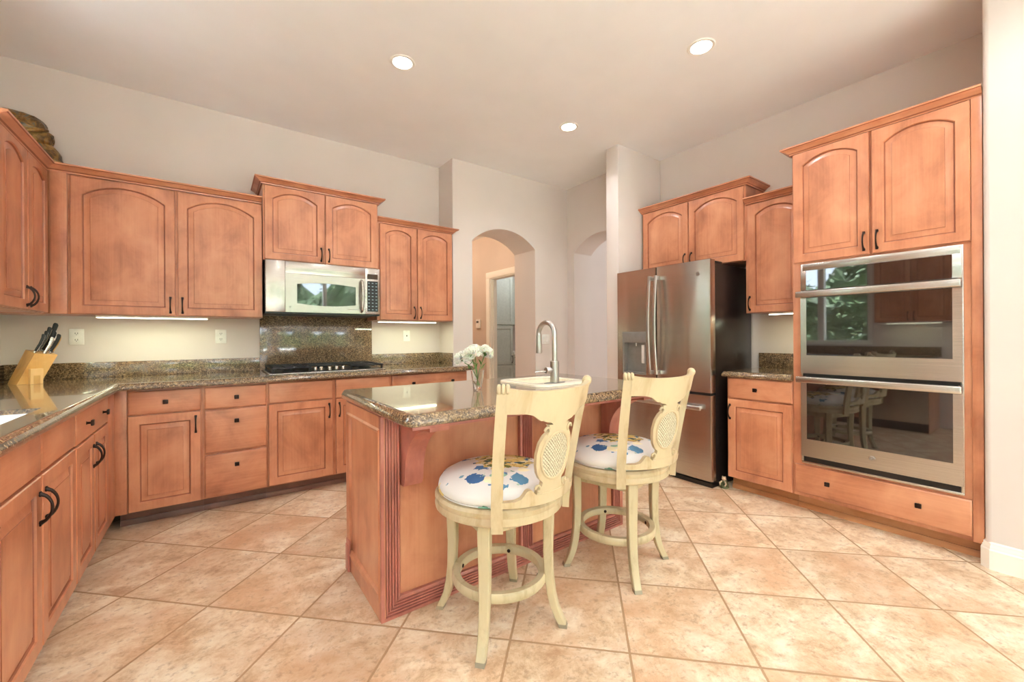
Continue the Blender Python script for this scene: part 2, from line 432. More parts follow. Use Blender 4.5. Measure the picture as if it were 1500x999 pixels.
for p, q, z0, z1 in wall_holes(-1.25, 5.34, 0, ZC, WR): b.box(p, q, -3.74, -3.6, z0, z1)
struct(b.obj('wall_rear', 'wall'))
struct(MB().box(5.2, 5.34, -3.6, -0.62, 0, ZC).obj('wall_nook', 'wall'))

def window(i, axis, a0, a1, z0, z1, c, mull):
    """frame with a sill, mullions at the given places, and one pane each side"""
    r = bpy.data.objects.new('window_%d' % i, None); COL.objects.link(r); r['kind'] = 'structure'
    def bx(m, p, q, s, t, d0, d1):
        m.box(p, q, c + d0, c + d1, s, t, 0.004) if axis == 'y' else m.box(c + d0, c + d1, p, q, s, t, 0.004)
    m = MB(); f = 0.06
    bx(m, a0, a1, z0, z0 + f, -.05, .05); bx(m, a0, a1, z1 - f, z1, -.05, .05)
    bx(m, a0, a0 + f, z0 + f, z1 - f, -.05, .05); bx(m, a1 - f, a1, z0 + f, z1 - f, -.05, .05)
    for u in mull: bx(m, u - .04, u + .04, z0 + f, z1 - f, -.05, .05)
    m.obj('window_frame', 'trim', r)
    g = MB(); bx(g, a0 + f * .6, a1 - f * .6, z0 + f * .6, z1 - f * .6, -.004, .004); g.obj('window_pane', 'pane', r)
window(1, 'x', *WL[0], XL - 0.07, [2.33]); window(2, 'x', *WL[1], XL - 0.07, [-1.4])
window(3, 'y', *WR[0], -3.67, []); window(4, 'y', *WR[1], -3.67, [2.25]); window(5, 'y', *WR[2], -3.67, [])

def arch_wall(name, axis, a0, a1, c0, c1, o0, o1, spring, rise, z1):
    """wall with a segmental-arched opening; axis 'x' runs along x (c = y)"""
    hw = (o1 - o0) / 2; R = (hw * hw + rise * rise) / (2 * rise); zc = spring + rise - R; mid = (o0 + o1) / 2; n = 28
    pr = [(a0, 0), (o0, 0), (o0, spring)]
    arc = [(mid - hw * math.cos(PI * 0) , spring)]
    th = math.asin(hw / R)
    arc = [(mid + R * math.sin(-th + 2 * th * k / n), zc + R * math.cos(-th + 2 * th * k / n)) for k in range(n + 1)]
    m = MB()
    P = (lambda a, c, z: (a, c, z)) if axis == 'x' else (lambda a, c, z: (c, a, z))
    def bx(p, q, s, t):
        if q - p < 1e-4: return
        m.box(p, q, c0, c1, s, t) if axis == 'x' else m.box(c0, c1, p, q, s, t)
    def slab(a, b2, za, zb):
        for c, fl in ((c0, 0), (c1, 1)):
            m.add([P(a, c, za), P(b2, c, zb), P(b2, c, z1), P(a, c, z1)], [(0, 1, 2, 3)])
        m.add([P(a, c0, za), P(b2, c0, zb), P(b2, c1, zb), P(a, c1, za)], [(0, 1, 2, 3)])
    bx(a0, o0, 0, z1); bx(o1, a1, 0, z1)
    for (a, za), (b2, zb) in zip(arc[:-1], arc[1:]): slab(a, b2, za, zb)
    return struct(m.obj(name, 'wall', None, 40))
arch_wall('wall_arch', 'x', 1.983, 3.875, 3.758, 4.16, 2.211, 3.058, 2.195, 0.172, ZC)
arch_wall('wall_side_arch', 'y', 2.73, 3.758, 3.575, 3.875, 2.79, 3.64, 2.195, 0.172, ZC)
struct(MB().box(3.117, 3.9, 2.58, 2.73, 0, ZC, 0.008).obj('wall_fridge', 'wall'))
struct(MB().box(XR, XR + 0.12, 0.18, 2.58, 0, ZC).obj('wall_right', 'wall'))
def chamfer_wall(x0, x1, y0, y1, ch):
    m = MB(); L = [(x1, y1), (x0 + ch, y1)]
    for k in range(7):
        a = PI / 2 + PI / 2 * k / 6; L.append((x0 + ch + ch * math.cos(a), y1 - ch + ch * math.sin(a)))
    L += [(x0, y1 - ch), (x0, y0), (x1, y0)]
    m.loft([[(x, y, 0) for x, y in L], [(x, y, ZC) for x, y in L]]); return m
struct(chamfer_wall(3.155, 3.9, -0.6, 0.297, 0.022).obj('wall_near', 'wall'))
bbp = [(0, 0), (0.016, 0), (0.016, 0.095), (0.011, 0.102), (0.011, 0.112), (0.007, 0.118), (0.007, 0.128), (0.0, 0.135)]
struct(MB().sweep(bbp, [(3.30, 0.2975), (3.178, 0.2975), (3.155, 0.275), (3.155, -0.6)], 1).obj('baseboard_right', 'trim'))

# the hall behind the first arch, its door to the pantry, the room behind the second arch
XH = 3.35
b = MB()
for p, q, z0, z1 in wall_holes(4.16, 8.1, 0, 2.70, [(4.34, 5.178, -1, 2.05)]): b.box(XH, XH + 0.11, p, q, max(z0, 0), z1)
struct(b.obj('wall_hall_right', 'wallhall'))
struct(MB().box(1.75, 1.87, 4.16, 8.1, 0, 2.70).obj('wall_hall_left', 'wallhall'))
struct(MB().box(1.87, 3.35, 8.0, 8.1, 0, 2.70).obj('wall_hall_end', 'wallhall'))
struct(MB().box(1.75, 3.46, 4.16, 8.1, 2.70, 2.8).obj('ceiling_hall', 'ceiling'))
cs = [(0, 0), (0.014, 0), (0.018, 0.01), (0.018, 0.07), (0.012, 0.085), (0, 0.085)]
m = MB()
for y0, y1, z0, z1 in ((5.178, 5.268, 0, 2.05), (4.25, 4.34, 0, 2.05), (4.25, 5.268, 2.05, 2.14)): m.box(XH - 0.018, XH, y0, y1, z0, z1, 0.005)
m.box(XH, XH + 0.11, 5.163, 5.178, 0, 2.05); m.box(XH, XH + 0.11, 4.34, 4.355, 0, 2.05); m.box(XH, XH + 0.11, 4.355, 5.163, 2.035, 2.05)
m.box(XH + 0.04, XH + 0.06, 5.15, 5.163, 0, 2.035)
struct(m.obj('door_1', 'trim'))
struct(MB().box(3.46, 5.6, 6.5, 6.6, 0, 2.8).obj('wall_pantry_back', 'wall'))
struct(MB().box(5.5, 5.6, 3.9, 6.5, 0, 2.8).obj('wall_pantry_right', 'wall'))
struct(MB().box(3.46, 5.6, 3.88, 4.16, 0, 2.8).obj('wall_pantry_front', 'wall'))
struct(MB().box(3.46, 5.6, 4.16, 6.6, 2.7, 2.8).obj('ceiling_pantry', 'ceiling'))
struct(MB().box(5.6, 5.7, 0.0, 3.88, 0, ZC).obj('wall_side_room', 'wall'))
struct(MB().box(3.9, 5.7, 0.0, 0.1, 0, ZC).obj('wall_side_room_near', 'wall'))

# outdoors: hedges seen in polished surfaces; pale terrace added to bounce sun onto ceiling
struct(MB().box(-9, 12, -12, -3.8, -0.2, -0.08).obj('patio_rear', 'patio'))
struct(MB().box(-9, -1.35, -3.8, 8, -0.2, -0.08).obj('patio_side', 'patio'))
def hedge(name, x0, x1, y0, y1, z1, n, label):
    m = MB(); rr = random.Random(name)
    for _ in range(n):
        x, y = rr.uniform(x0, x1), rr.uniform(y0, y1); z = z1 * (rr.random() ** 0.8) * (0.8 + 0.25 * math.sin(x * 2.1 + y * 1.7)) - 0.08
        s = rr.uniform(0.05, 0.12); a, t = rr.uniform(0, 6.28), rr.uniform(-0.9, 0.9)
        d = Vector((math.cos(a), math.sin(a), t)).normalized() * s; e = Vector((-math.sin(a), math.cos(a), rr.uniform(-.6, .6))).normalized() * s * 0.45
        c = Vector((x, y, max(z, 0)))
        m.add([c - d, c + e, c + d, c - e], [(0, 1, 2, 3)])
    xa, xb, ya, yb = x0 + .35, x1 - .35, y0 + .35, y1 - .35; nx = 24
    for side in range(2):
        rows = []
        for i in range(nx + 1):
            f = i / nx; px = xa + (xb - xa) * f if xb - xa > yb - ya else (xa if side else xb); py = (ya if side else yb) if xb - xa > yb - ya else ya + (yb - ya) * f
            top = z1 * (0.72 + 0.16 * math.sin(px * 2.1 + py * 1.7))
            rows.append([(px + .12 * math.sin(k * 2 + i), py + .12 * math.cos(k * 3 + i * 2), top * k / 6) for k in range(7)])
        m.loft(rows, False, False, closed=False)
    o = m.obj(name, 'hedge', None, 0); tag(o, label, 'hedge', kind='stuff')
hedge('garden_hedge', -6.5, 9, -8.8, -7.4, 4.4, 14000, 'leafy green hedge along the rear garden beyond the glass')
hedge('garden_shrubs', -4.0, -2.7, -3.4, 6.0, 3.6, 12000, 'leafy green shrubs outside the sink window')

# ------------------------------------------------------------------ lamps
can_protos = None
def can(x, y, label, z=ZC):
    t = thing('recessed_light', label, 'ceiling light', (x, y, z), 0, 'recessed ceiling lights')
    MB().lathe([(0.062, -0.001), (0.062, -0.004), (0.078, -0.006), (0.084, -0.0005)], n=40, cap=False).obj('trim_ring', 'white', t)
    MB().lathe([(0.0005, -0.003), (0.062, -0.003)], n=40, cap=False).obj('lens', 'lens', t)
    light('can_lamp', 'SPOT', (x, y, z - 0.03), CAN_POWER, CAN_RGB, 0.06, spot=2.7)
can(1.03, 2.643, 'round recessed ceiling light above the cooktop side, left of the three')
can(2.51, 1.411, 'round recessed ceiling light nearest the tall oven cabinet')
can(2.519, 2.62, 'round recessed ceiling light nearest the two arches')
for x, y in ((1.03, 1.35), (1.03, 0.0), (2.51, 0.0), (1.03, -1.6), (2.9, -1.6)):
    light('can_lamp', 'SPOT', (x, y, ZC - 0.03), CAN_POWER, CAN_RGB, 0.06, spot=2.7)
light('hall_lamp', 'POINT', (2.5, 6.0, 2.45), HALL_POWER, (1.0, 0.76, 0.55), 0.12)
light('hall_lamp', 'POINT', (2.6, 4.7, 2.5), HALL_POWER * 0.5, (1.0, 0.76, 0.55), 0.12)
light('pantry_daylight', 'POINT', (4.3, 5.2, 2.4), 9.0, (0.92, 0.97, 1.0), 0.12)  # added point light standing in for cool daylight in the pantry
light('side_room_daylight', 'AREA', (4.7, 0.15, 1.6), 22.0, (0.86, 0.95, 1.0), 1.6, 2.2, (PI / 2, 0, 0))

def strip_light(x0, x1, y0, z, label, rz=0, origin=(0, 0)):
    t = thing('under_cabinet_light', label, 'under-cabinet light', (origin[0], origin[1], z), rz, 'under-cabinet light strips')
    MB().box(x0, x1, y0, y0 + 0.03, -0.012, -0.0005, 0.002).obj('housing', 'white', t)
    MB().box(x0 + .004, x1 - .004, y0 - 0.002, y0 + 0.028, -0.016, -0.0125, 0.001).obj('diffuser', 'strip', t)
    L = (x1 - x0); c, s = math.cos(rz), math.sin(rz); lx, ly = (x0 + x1) / 2, y0 + 0.014
    light('under_cabinet_lamp', 'AREA', (origin[0] + lx * c - ly * s, origin[1] + lx * s + ly * c, z - 0.02), STRIP_POWER * L, (0.93, 1.0, 0.66), L, 0.03, (0, 0, rz))

# ------------------------------------------------------------------ cabinet builders (local frame: door faces at y = 0, looking to -y)
def offset_panel(x0, x1, z0, z1, arch, d, n=14):
    """loop of the opening inset by d: BL, BR, then across the top from right to left"""
    L = [(x0 + d, z0 + d), (x1 - d, z0 + d)]
    hw = (x1 - x0) / 2; mid = (x0 + x1) / 2
    if arch <= 0:
        L += [(x1 - d - (x1 - x0 - 2 * d) * k / n, z1 - d) for k in range(n + 1)]
    else:
        R = (hw * hw + arch * arch) / (2 * arch); zc = z1 - R; r = R - d; w = hw - d; th = math.asin(w / r)
        L += [(mid + r * math.sin(th - 2 * th * k / n), zc + r * math.cos(th - 2 * th * k / n)) for k in range(n + 1)]
    return L
def door_panel(x0, x1, z0, z1, arch=False, y=0.0, t=0.02, st=0.052, n=14, mir=None):
    ox0, ox1, oz0, oz1 = x0 + st, x1 - st, z0 + st, z1 - (0.036 if arch else st)
    a = 0.36 * (ox1 - ox0) / 2 if arch else 0
    def outer(d, yy):
        L = [(x0 + d, z0 + d), (x1 - d, z0 + d)]; ref = offset_panel(ox0, ox1, oz0, oz1, a, 0, n)[2:]
        for k, (px, pz) in enumerate(ref):
            if k == 0: L.append((x1 - d, z1 - d))
            elif k == n: L.append((x0 + d, z1 - d))
            else: L.append((px, z1 - d))
        return [(p, yy, q) for p, q in L]
    def inner(d, yy): return [(p, yy, q) for p, q in offset_panel(ox0, ox1, oz0, oz1, a, d, n)]
    m = MB()
    loops = [outer(0, y + t), outer(0, y + 0.004), outer(0.003, y), inner(0, y), inner(0.003, y + 0.006), inner(0.005, y + 0.011), inner(0.009, y + 0.012), inner(0.038, y + 0.003), inner(0.0395, y + 0.001)]
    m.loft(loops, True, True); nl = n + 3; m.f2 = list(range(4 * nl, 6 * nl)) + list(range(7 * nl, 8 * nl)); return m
def slab_front(x0, x1, z0, z1, y=0.0, t=0.02):
    m = MB()
    def L(d, yy): return [(x0 + d, yy, z0 + d), (x1 - d, yy, z0 + d), (x1 - d, yy, z1 - d), (x0 + d, yy, z1 - d)]
    m.loft([L(0, y + t), L(0, y + 0.006), L(0.004, y + 0.0015), L(0.010, y)]); return m
def pull(x, z, parent, y=0.0, L=0.10, name='handle'):
    m = MB(); pts = []; rad = []
    for k in range(13):
        a = k / 12; zz = z - L / 2 + L * a; o = 0.030 * math.sin(PI * a) ** 0.55
        pts.append((x, y - o - 0.001, zz)); rad.append(0.0062 - 0.0022 * math.sin(PI * a) + (0.002 if k in (0, 12) else 0))
    m.tube(pts, rad, 8)
    for zz in (z - L / 2, z + L / 2): m.box(x - .007, x + .007, y - 0.006, y - 0.0002, zz - .009, zz + .009, 0.002)
    return m.obj(name, 'bronze', parent)
def knob(x, z, parent, y=0.0):
    m = MB().lathe([(0.009, 0), (0.0055, -0.004), (0.0055, -0.016)], x, y - .0002, z, 12, 'y'); m.box(x - .0135, x + .0135, y - 0.027, y - 0.016, z - .0135, z + .0135, 0.003)
    return m.obj('knob', 'bronze', parent)
CROWN = [(0.0, 0.0), (0.012, 0.0), (0.014, 0.008), (0.022, 0.012), (0.030, 0.022), (0.044, 0.030), (0.050, 0.033), (0.056, 0.036), (0.056, 0.046), (0.0, 0.046)]

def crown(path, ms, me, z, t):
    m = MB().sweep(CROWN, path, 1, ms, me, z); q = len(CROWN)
    return m.obj('crown_moulding', 'woodh', t, 35, 'darktone', [i * q + j for i in range(len(path) - 1) for j in (0, 2, 6)])
# ------------------------------------------------------------------ base cabinets on the back wall
YD = 3.441
def carcass(t, x0, x1, z0, z1, depth, name='carcass', mat='wood'):
    return MB().box(x0, x1, 0.0205, depth, z0, z1).obj(name, mat, t)
def toe(t, x0, x1, depth, mat='toe', mat2='toe', back=0.115):
    MB().box(x0, x1, back, depth, 0.0, 0.101).obj('toe_kick', mat, t)
    MB().sweep([(0, 0), (0.014, 0), (0.014, 0.022), (0.008, 0.034), (0, 0.034)], [(x0, back), (x1, back)], 1).obj('toe_moulding', mat2, t)
DEP = 0.62
t = thing('base_cabinet', 'maple base cabinet in the corner with one knobbed drawer over one door', 'cabinet', (-0.48, YD, 0), 0, 'base cabinets on the back wall')
o = 0.48
carcass(t, 0.006, 0.425, 0.102, 0.863, DEP); toe(t, 0.006, 0.425, DEP)
MB().box(-0.0190, 0.050, 0.008, 0.0200, 0.102, 0.862, 0.001).obj('filler', 'wood', t)
d = slab_front(o - 0.423, o - 0.065, 0.706, 0.85).obj('drawer', 'woodh', t); knob(o - 0.244, 0.778, d)
d = door_panel(o - 0.424, o - 0.067, 0.106, 0.698).door(t); pull(o - 0.092, 0.615, d)
t = thing('base_cabinet', 'maple base cabinet of three stacked drawers with square knobs', 'cabinet', (-0.0545, YD, 0), 0, 'base cabinets on the back wall'); o = 0.0545
carcass(t, 0, 0.371, 0.102, 0.863, DEP); toe(t, 0, 0.371, DEP)
for z0, z1, zk in ((0.703, 0.848, 0.776), (0.408, 0.693, 0.615), (0.112, 0.392, 0.315)):
    d = slab_front(o - 0.045, o + 0.311, z0, z1).obj('drawer', 'woodh', t); knob(o + 0.133, zk, d)
t = thing('base_cabinet', 'maple base cabinet under the cooktop with two doors below false fronts', 'cabinet', (0.317, YD, 0), 0, 'base cabinets on the back wall'); o = -0.317
carcass(t, 0, 0.900, 0.102, 0.863, DEP); toe(t, 0, 0.900, DEP)
for a, b2, hx in ((0.325, 0.758, 0.733), (0.783, 1.207, 0.808)):
    slab_front(o + a, o + b2, 0.708, 0.852).obj('false_front', 'woodh', t)
    d = door_panel(o + a, o + b2, 0.112, 0.70).door(t); pull(o + hx, 0.615, d)
t = thing('base_cabinet', 'maple base cabinet below the light switch wall with a wide two-knob drawer', 'cabinet', (1.2175, YD, 0), 0, 'base cabinets on the back wall'); o = -1.2175
carcass(t, 0, 0.748, 0.102, 0.863, 0.31); toe(t, 0, 0.748, 0.31)
d = slab_front(o + 1.234, o + 1.959, 0.708, 0.856).obj('drawer', 'woodh', t); knob(o + 1.419, 0.778, d); knob(o + 1.799, 0.778, d)
for a, b2, hx in ((1.234, 1.592, 1.567), (1.603, 1.959, 1.628)):
    d = door_panel(o + a, o + b2, 0.112, 0.70).door(t); pull(o + hx, 0.615, d)

# base cabinets on the left wall (faces at x = XD, looking to +x; local x = world y)
XD = -0.48; LDEP = 0.61
t = thing('base_cabinet', 'maple base cabinet next to the corner with a wide two-knob drawer over two doors', 'cabinet', (XD, 2.556, 0), PI / 2, 'base cabinets on the left wall'); o = -2.556
carcass(t, 0, 0.86, 0.102, 0.863, LDEP); toe(t, 0, 0.885, LDEP)
MB().box(o + 3.255, o + 3.4488, 0.004, 0.0185, 0.102, 0.862, 0.002).obj('filler', 'wood', t)
d = slab_front(o + 2.568, o + 3.243, 0.710, 0.856).obj('drawer', 'woodh', t); knob(o + 2.74, 0.785, d); knob(o + 3.10, 0.785, d)
for a, b2, hx in ((2.568, 2.897, 2.872), (2.908, 3.243, 2.934)):
    d = door_panel(o + a, o + b2, 0.112, 0.702).door(t); pull(o + hx, 0.60, d)
t = thing('base_cabinet', 'maple sink base cabinet with two false fronts over two tall doors', 'cabinet', (XD, 1.672, 0), PI / 2, 'base cabinets on the left wall'); o = -1.672
m = MB()
for bx in ((0, 0.883, 0.0205, 0.04, 0.102, 0.863), (0, 0.018, 0.04, LDEP, 0.102, 0.863), (0.865, 0.883, 0.04, LDEP, 0.102, 0.863), (0.018, 0.865, 0.04, LDEP, 0.102, 0.12), (0.018, 0.865, LDEP - .01, LDEP, 0.12, 0.863)): m.box(*bx)
m.obj('carcass', 'wood', t); toe(t, 0, 0.883, LDEP)
for a, b2, hx in ((1.684, 2.112, 2.087), (2.124, 2.552, 2.150)):
    slab_front(o + a, o + b2, 0.716, 0.857).obj('false_front', 'woodh', t)
    d = door_panel(o + a, o + b2, 0.112, 0.706).door(t); pull(o + hx, 0.60, d)
t = thing('dishwasher', 'stainless dishwasher with bar handle beyond the sink cabinet', 'dishwasher', (XD, 1.068, 0), PI / 2)
MB().box(0.004, 0.596, 0.025, LDEP, 0.105, 0.855).obj('tub', 'black', t)
MB().box(0.004, 0.596, 0.0, 0.024, 0.115, 0.74, 0.004).obj('door', 'steelv', t); MB().box(0.004, 0.596, 0.0, 0.024, 0.745, 0.855, 0.004).obj('control_panel', 'steelv', t)
MB().tube([(0.06, -0.0005, 0.70), (0.06, -0.035, 0.70), (0.54, -0.035, 0.70), (0.54, -0.0005, 0.70)], 0.009, 8).obj('handle', 'steelv', t)
MB().box(0.004, 0.596, 0.08, LDEP, 0, 0.104).obj('toe_kick', 'black', t)
MB().box(0.0, 0.003, 0.0, LDEP, 0, 0.862).obj('side_panel', 'wood', t)

# base cabinet on the right wall (faces at x = XB, looking to -x; local x = -world y)
XB = 3.175
t = thing('base_cabinet', 'maple base cabinet between the fridge and the wall ovens', 'cabinet', (XB, 1.602, 0), -PI / 2)
carcass(t, 0, 0.443, 0.102, 0.863, 0.605); toe(t, 0, 0.4435, 0.605, 'toelight', 'toelight', 0.10)
d = slab_front(0.012, 0.440, 0.71, 0.858).obj('drawer', 'woodh', t); knob(0.212, 0.782, d)
d = door_panel(0.010, 0.438, 0.108, 0.698).door(t); pull(0.027, 0.603, d)

# ------------------------------------------------------------------ wall cabinets
def wall_cab(label, loc, rz, w, z0, z1, depth, doors, path=None, ms=0, me=0, crown_z=None, hz=None, group=None, cx0=0.0, name='wall_cabinet', dz=None):
    t = thing(name, label, 'cabinet', (loc[0], loc[1], z0), rz, group)
    h = z1 - z0
    MB().box(cx0, w, 0.0205, depth, 0.003, h).obj('carcass', 'wood', t)
    for a, b2, hx in doors:
        dd = door_panel(a, b2, 0.006 if dz is None else dz, h - 0.012, True).door(t)
        if hx is not None: pull(hx, (hz or 0.078), dd)
    if path:
        crown(path, ms, me, h - 0.002, t)
    return t
YU = 3.735; XU = -0.815
t = wall_cab('tall narrow-looking maple wall cabinet on the left wall with two arched doors', (XU, 2.985), PI / 2, 0.7485, 1.337, 2.226, 0.275,
         [(0.022, 0.398, 0.373), (0.408, 0.742, 0.434)], [(0.0, 0.02), (0.77, 0.02)], 0, 1.0)
t = wall_cab('wide maple wall cabinet in the corner, its left arched door the widest', (XU, YU), 0, 1.133, 1.335, 2.226, 0.325,
         [(0.092, 0.605, 0.579), (0.620, 1.131, 0.645)], [(-0.02, 0.02), (1.130, 0.02)], 1.0, 0.0, cx0=-0.27)
MB().box(0.004, 0.078, 0.006, 0.0200, 0.003, 0.888, 0.002).obj('filler', 'wood', t)
YH = 3.695
t = wall_cab('short raised maple wall cabinet directly above the microwave', (0.3195, YH), 0, 0.886, 1.787, 2.375, 0.366,
         [(0.010, 0.438, 0.413), (0.448, 0.876, 0.473)], [(0, 0.36), (0, 0.02), (0.886, 0.02), (0.886, 0.36)])
t = wall_cab('narrow maple wall cabinet right of the microwave with two arched doors', (1.2085, YU), 0, 0.762, 1.336, 2.226, 0.325,
         [(0.024, 0.376, 0.350), (0.388, 0.756, 0.414)], [(0.0, 0.02), (0.762, 0.02), (0.762, 0.10)])
strip_light(-0.62, -0.025, 0.06, 1.3345, 'slim lit strip light under the wide corner wall cabinet', 0, (0, YU))
strip_light(1.235, 1.815, 0.06, 1.3355, 'slim lit strip light under the cabinet right of the microwave', 0, (0, YU))
strip_light(0.16, 0.55, 0.16, 1.3365, 'slim strip light under the left wall cabinet', PI / 2, (XU, 2.985))
wall_cab('maple wall cabinet beyond the sink window', (XU, 0.92), PI / 2, 0.72, 1.337, 2.226, 0.275, [(0.012, 0.354, 0.33), (0.364, 0.708, 0.388)], [(0, 0.02), (0.72, 0.02)])
strip_light(0.10, 0.62, 0.10, 1.3365, 'strip light under the cabinet beyond the sink window', PI / 2, (XU, 0.92))
XF = 3.45
t = wall_cab('short raised maple wall cabinet above the refrigerator', (XF, 2.565), -PI / 2, 0.978, 1.777, 2.388, 0.33,
         [(0.012, 0.487, 0.460), (0.497, 0.968, 0.524)], [(0.0, 0.33), (0.0, 0.02), (0.978, 0.02), (0.978, 0.33)], hz=0.085)
t = wall_cab('single-door maple wall cabinet between the fridge and the ovens', (XF, 1.5865), -PI / 2, 0.4275, 1.352, 2.222, 0.33,
         [(0.022, 0.415, 0.036)], [(0.0, 0.02), (0.4275, 0.02)])
strip_light(0.15, 0.42, 0.05, 1.3515, 'short lit strip light under the single-door cabinet by the ovens', -PI / 2, (XF, 1.5865))

# tall oven cabinet
t = thing('oven_cabinet', 'tall maple cabinet housing the double oven, two doors above and drawer below', 'cabinet', (XB, 1.157, 0), -PI / 2); W = 0.857
m = MB(); fy0, fy1 = 0.0205, 0.0395
m.box(0, 0.068, fy0, fy1, 0.102, 2.40); m.box(W - 0.087, W, fy0, fy1, 0.102, 2.40); m.box(0.068, W - 0.087, fy0, fy1, 1.635, 2.40); m.box(0.068, W - 0.087, fy0, fy1, 0.102, 0.345)
m.box(0, 0.018, fy1, 0.605, 0.102, 2.40); m.box(W - 0.018, W, fy1, 0.605, 0.102, 2.40); m.box(0.018, W - 0.018, fy1, 0.605, 2.38, 2.40); m.box(0.018, W - 0.018, 0.59, 0.605, 0.102, 2.38)
m.box(0.018, W - 0.018, fy1, 0.59, 0.300, 0.322); m.box(0.018, W - 0.018, fy1, 0.59, 1.655, 1.675)
m.obj('carcass', 'wood', t)
MB().box(W - 0.040, W - 0.0003, 0.008, 0.0203, 0.102, 2.396, 0.002).obj('filler', 'wood', t)
for a, b2, hx in ((0.010, 0.407, 0.383), (0.420, 0.815, 0.444)):
    d = door_panel(a, b2, 1.660, 2.388, True).door(t); pull(hx, 1.738, d)
d = slab_front(0.011, 0.815, 0.127, 0.314).obj('drawer', 'woodh', t); knob(0.197, 0.227, d); knob(0.616, 0.229, d)
toe(t, 0, W, 0.605, 'toelight', 'toelight', 0.10)
crown([(0.0, 0.14), (0.0, 0.02), (W, 0.02)], 0, 0, 2.392, t)
# ------------------------------------------------------------------ worktops
ZT, ZB = 0.908, 0.864
EDGE = [(0, ZB), (0.017, ZB), (0.023, ZB + .004), (0.026, ZB + .012), (0.025, ZB + .022), (0.020, ZB + .029), (0.018, ZB + .034), (0.012, ZT - .003), (0.006, ZT - .0005), (0, ZT)]
t = thing('worktop', 'brown granite worktop running along the left and back walls with splashbacks', 'worktop', (0, 0, 0))
m = MB(); SX0, SX1, SY0, SY1 = -0.93, -0.545, 1.72, 2.41
m.box(-1.09, 1.985, 3.42, 3.757, ZB, ZT); m.box(-1.09, 1.982, 3.757, 4.05, ZB, ZT)
ZS = 0.890
m.box(-1.09, -0.475, SY1, 3.42, ZS, ZT); m.box(-1.09, -0.475, 1.045, SY0, ZS, ZT); m.box(-1.09, SX0, SY0, SY1, ZS, ZT); m.box(SX1, -0.475, SY0, SY1, ZS, ZT)
m.sweep(EDGE, [(-0.475, 1.045), (-0.475, 3.42), (1.985, 3.42), (1.985, 3.757)], 1)
m.obj('slab', 'granite', t)
for q in ((-1.082, 0.3205, 4.046, 4.0655), (1.2525, 1.9815, 4.046, 4.0655), (-1.0995, -1.082, 1.05, 4.0655), (1.965, 1.9825, 3.762, 4.046)): MB().box(*q, ZT, 1.018, .002).obj('splashback', 'granite', t)
MB().box(0.321, 1.252, 4.046, 4.0655, ZT, 1.370, .001).obj('tall_splashback', 'granite', t)
t = thing('worktop', 'small brown granite worktop between the fridge and the wall ovens', 'worktop', (0, 0, 0))
m = MB(); m.box(3.176, 3.782, 1.160, 1.600, ZB, ZT); m.sweep(EDGE, [(3.782, 1.600), (3.176, 1.600), (3.176, 1.160)], 1); m.obj('slab', 'granite', t)
MB().box(3.763, 3.7825, 1.160, 1.622, ZT, 1.030, .002).obj('splashback', 'granite', t)

# left sink under the worktop
t = thing('sink', 'white undermount sink set in the left worktop', 'sink', (-0.7375, 2.065, 0.686))
def bowl(m, x0, x1, y0, y1, zt, zb, r, thick=0.012, out=0.0):
    def rr(d, z, rad):
        L = []
        for cx, cy, a0 in ((x1 - d - rad, y1 - d - rad, 0), (x0 + d + rad, y1 - d - rad, PI / 2), (x0 + d + rad, y0 + d + rad, PI), (x1 - d - rad, y0 + d + rad, 1.5 * PI)):
            for k in range(7):
                a = a0 + PI / 2 * k / 6; L.append((cx + rad * math.cos(a), cy + rad * math.sin(a), z))
        return L
    loops = [rr(-thick - .001, zb - thick, r), rr(-thick, zt - .001, r)]
    if out: loops += [rr(-out, zt - 0.001, r + out * .6), rr(-out, zt + 0.006, r + out * .6), rr(-out + .006, zt + 0.011, r + out * .5), rr(-.008, zt + 0.011, r + .004)]
    loops += [rr(0, zt + (0.006 if out else 0), r), rr(0.006, zb + .03, r), rr(0.03, zb, r * .7 + .01)]
    return m.loft(loops)
bowl(MB(), -0.190, 0.190, -0.343, 0.343, 0.2035, 0.02, 0.04).obj('bowl', 'sinkwhite', t)
MB().lathe([(0.001, 0.0245), (0.03, 0.0245), (0.034, 0.021)], 0, 0, 0, 20).obj('drain', 'chrome', t)

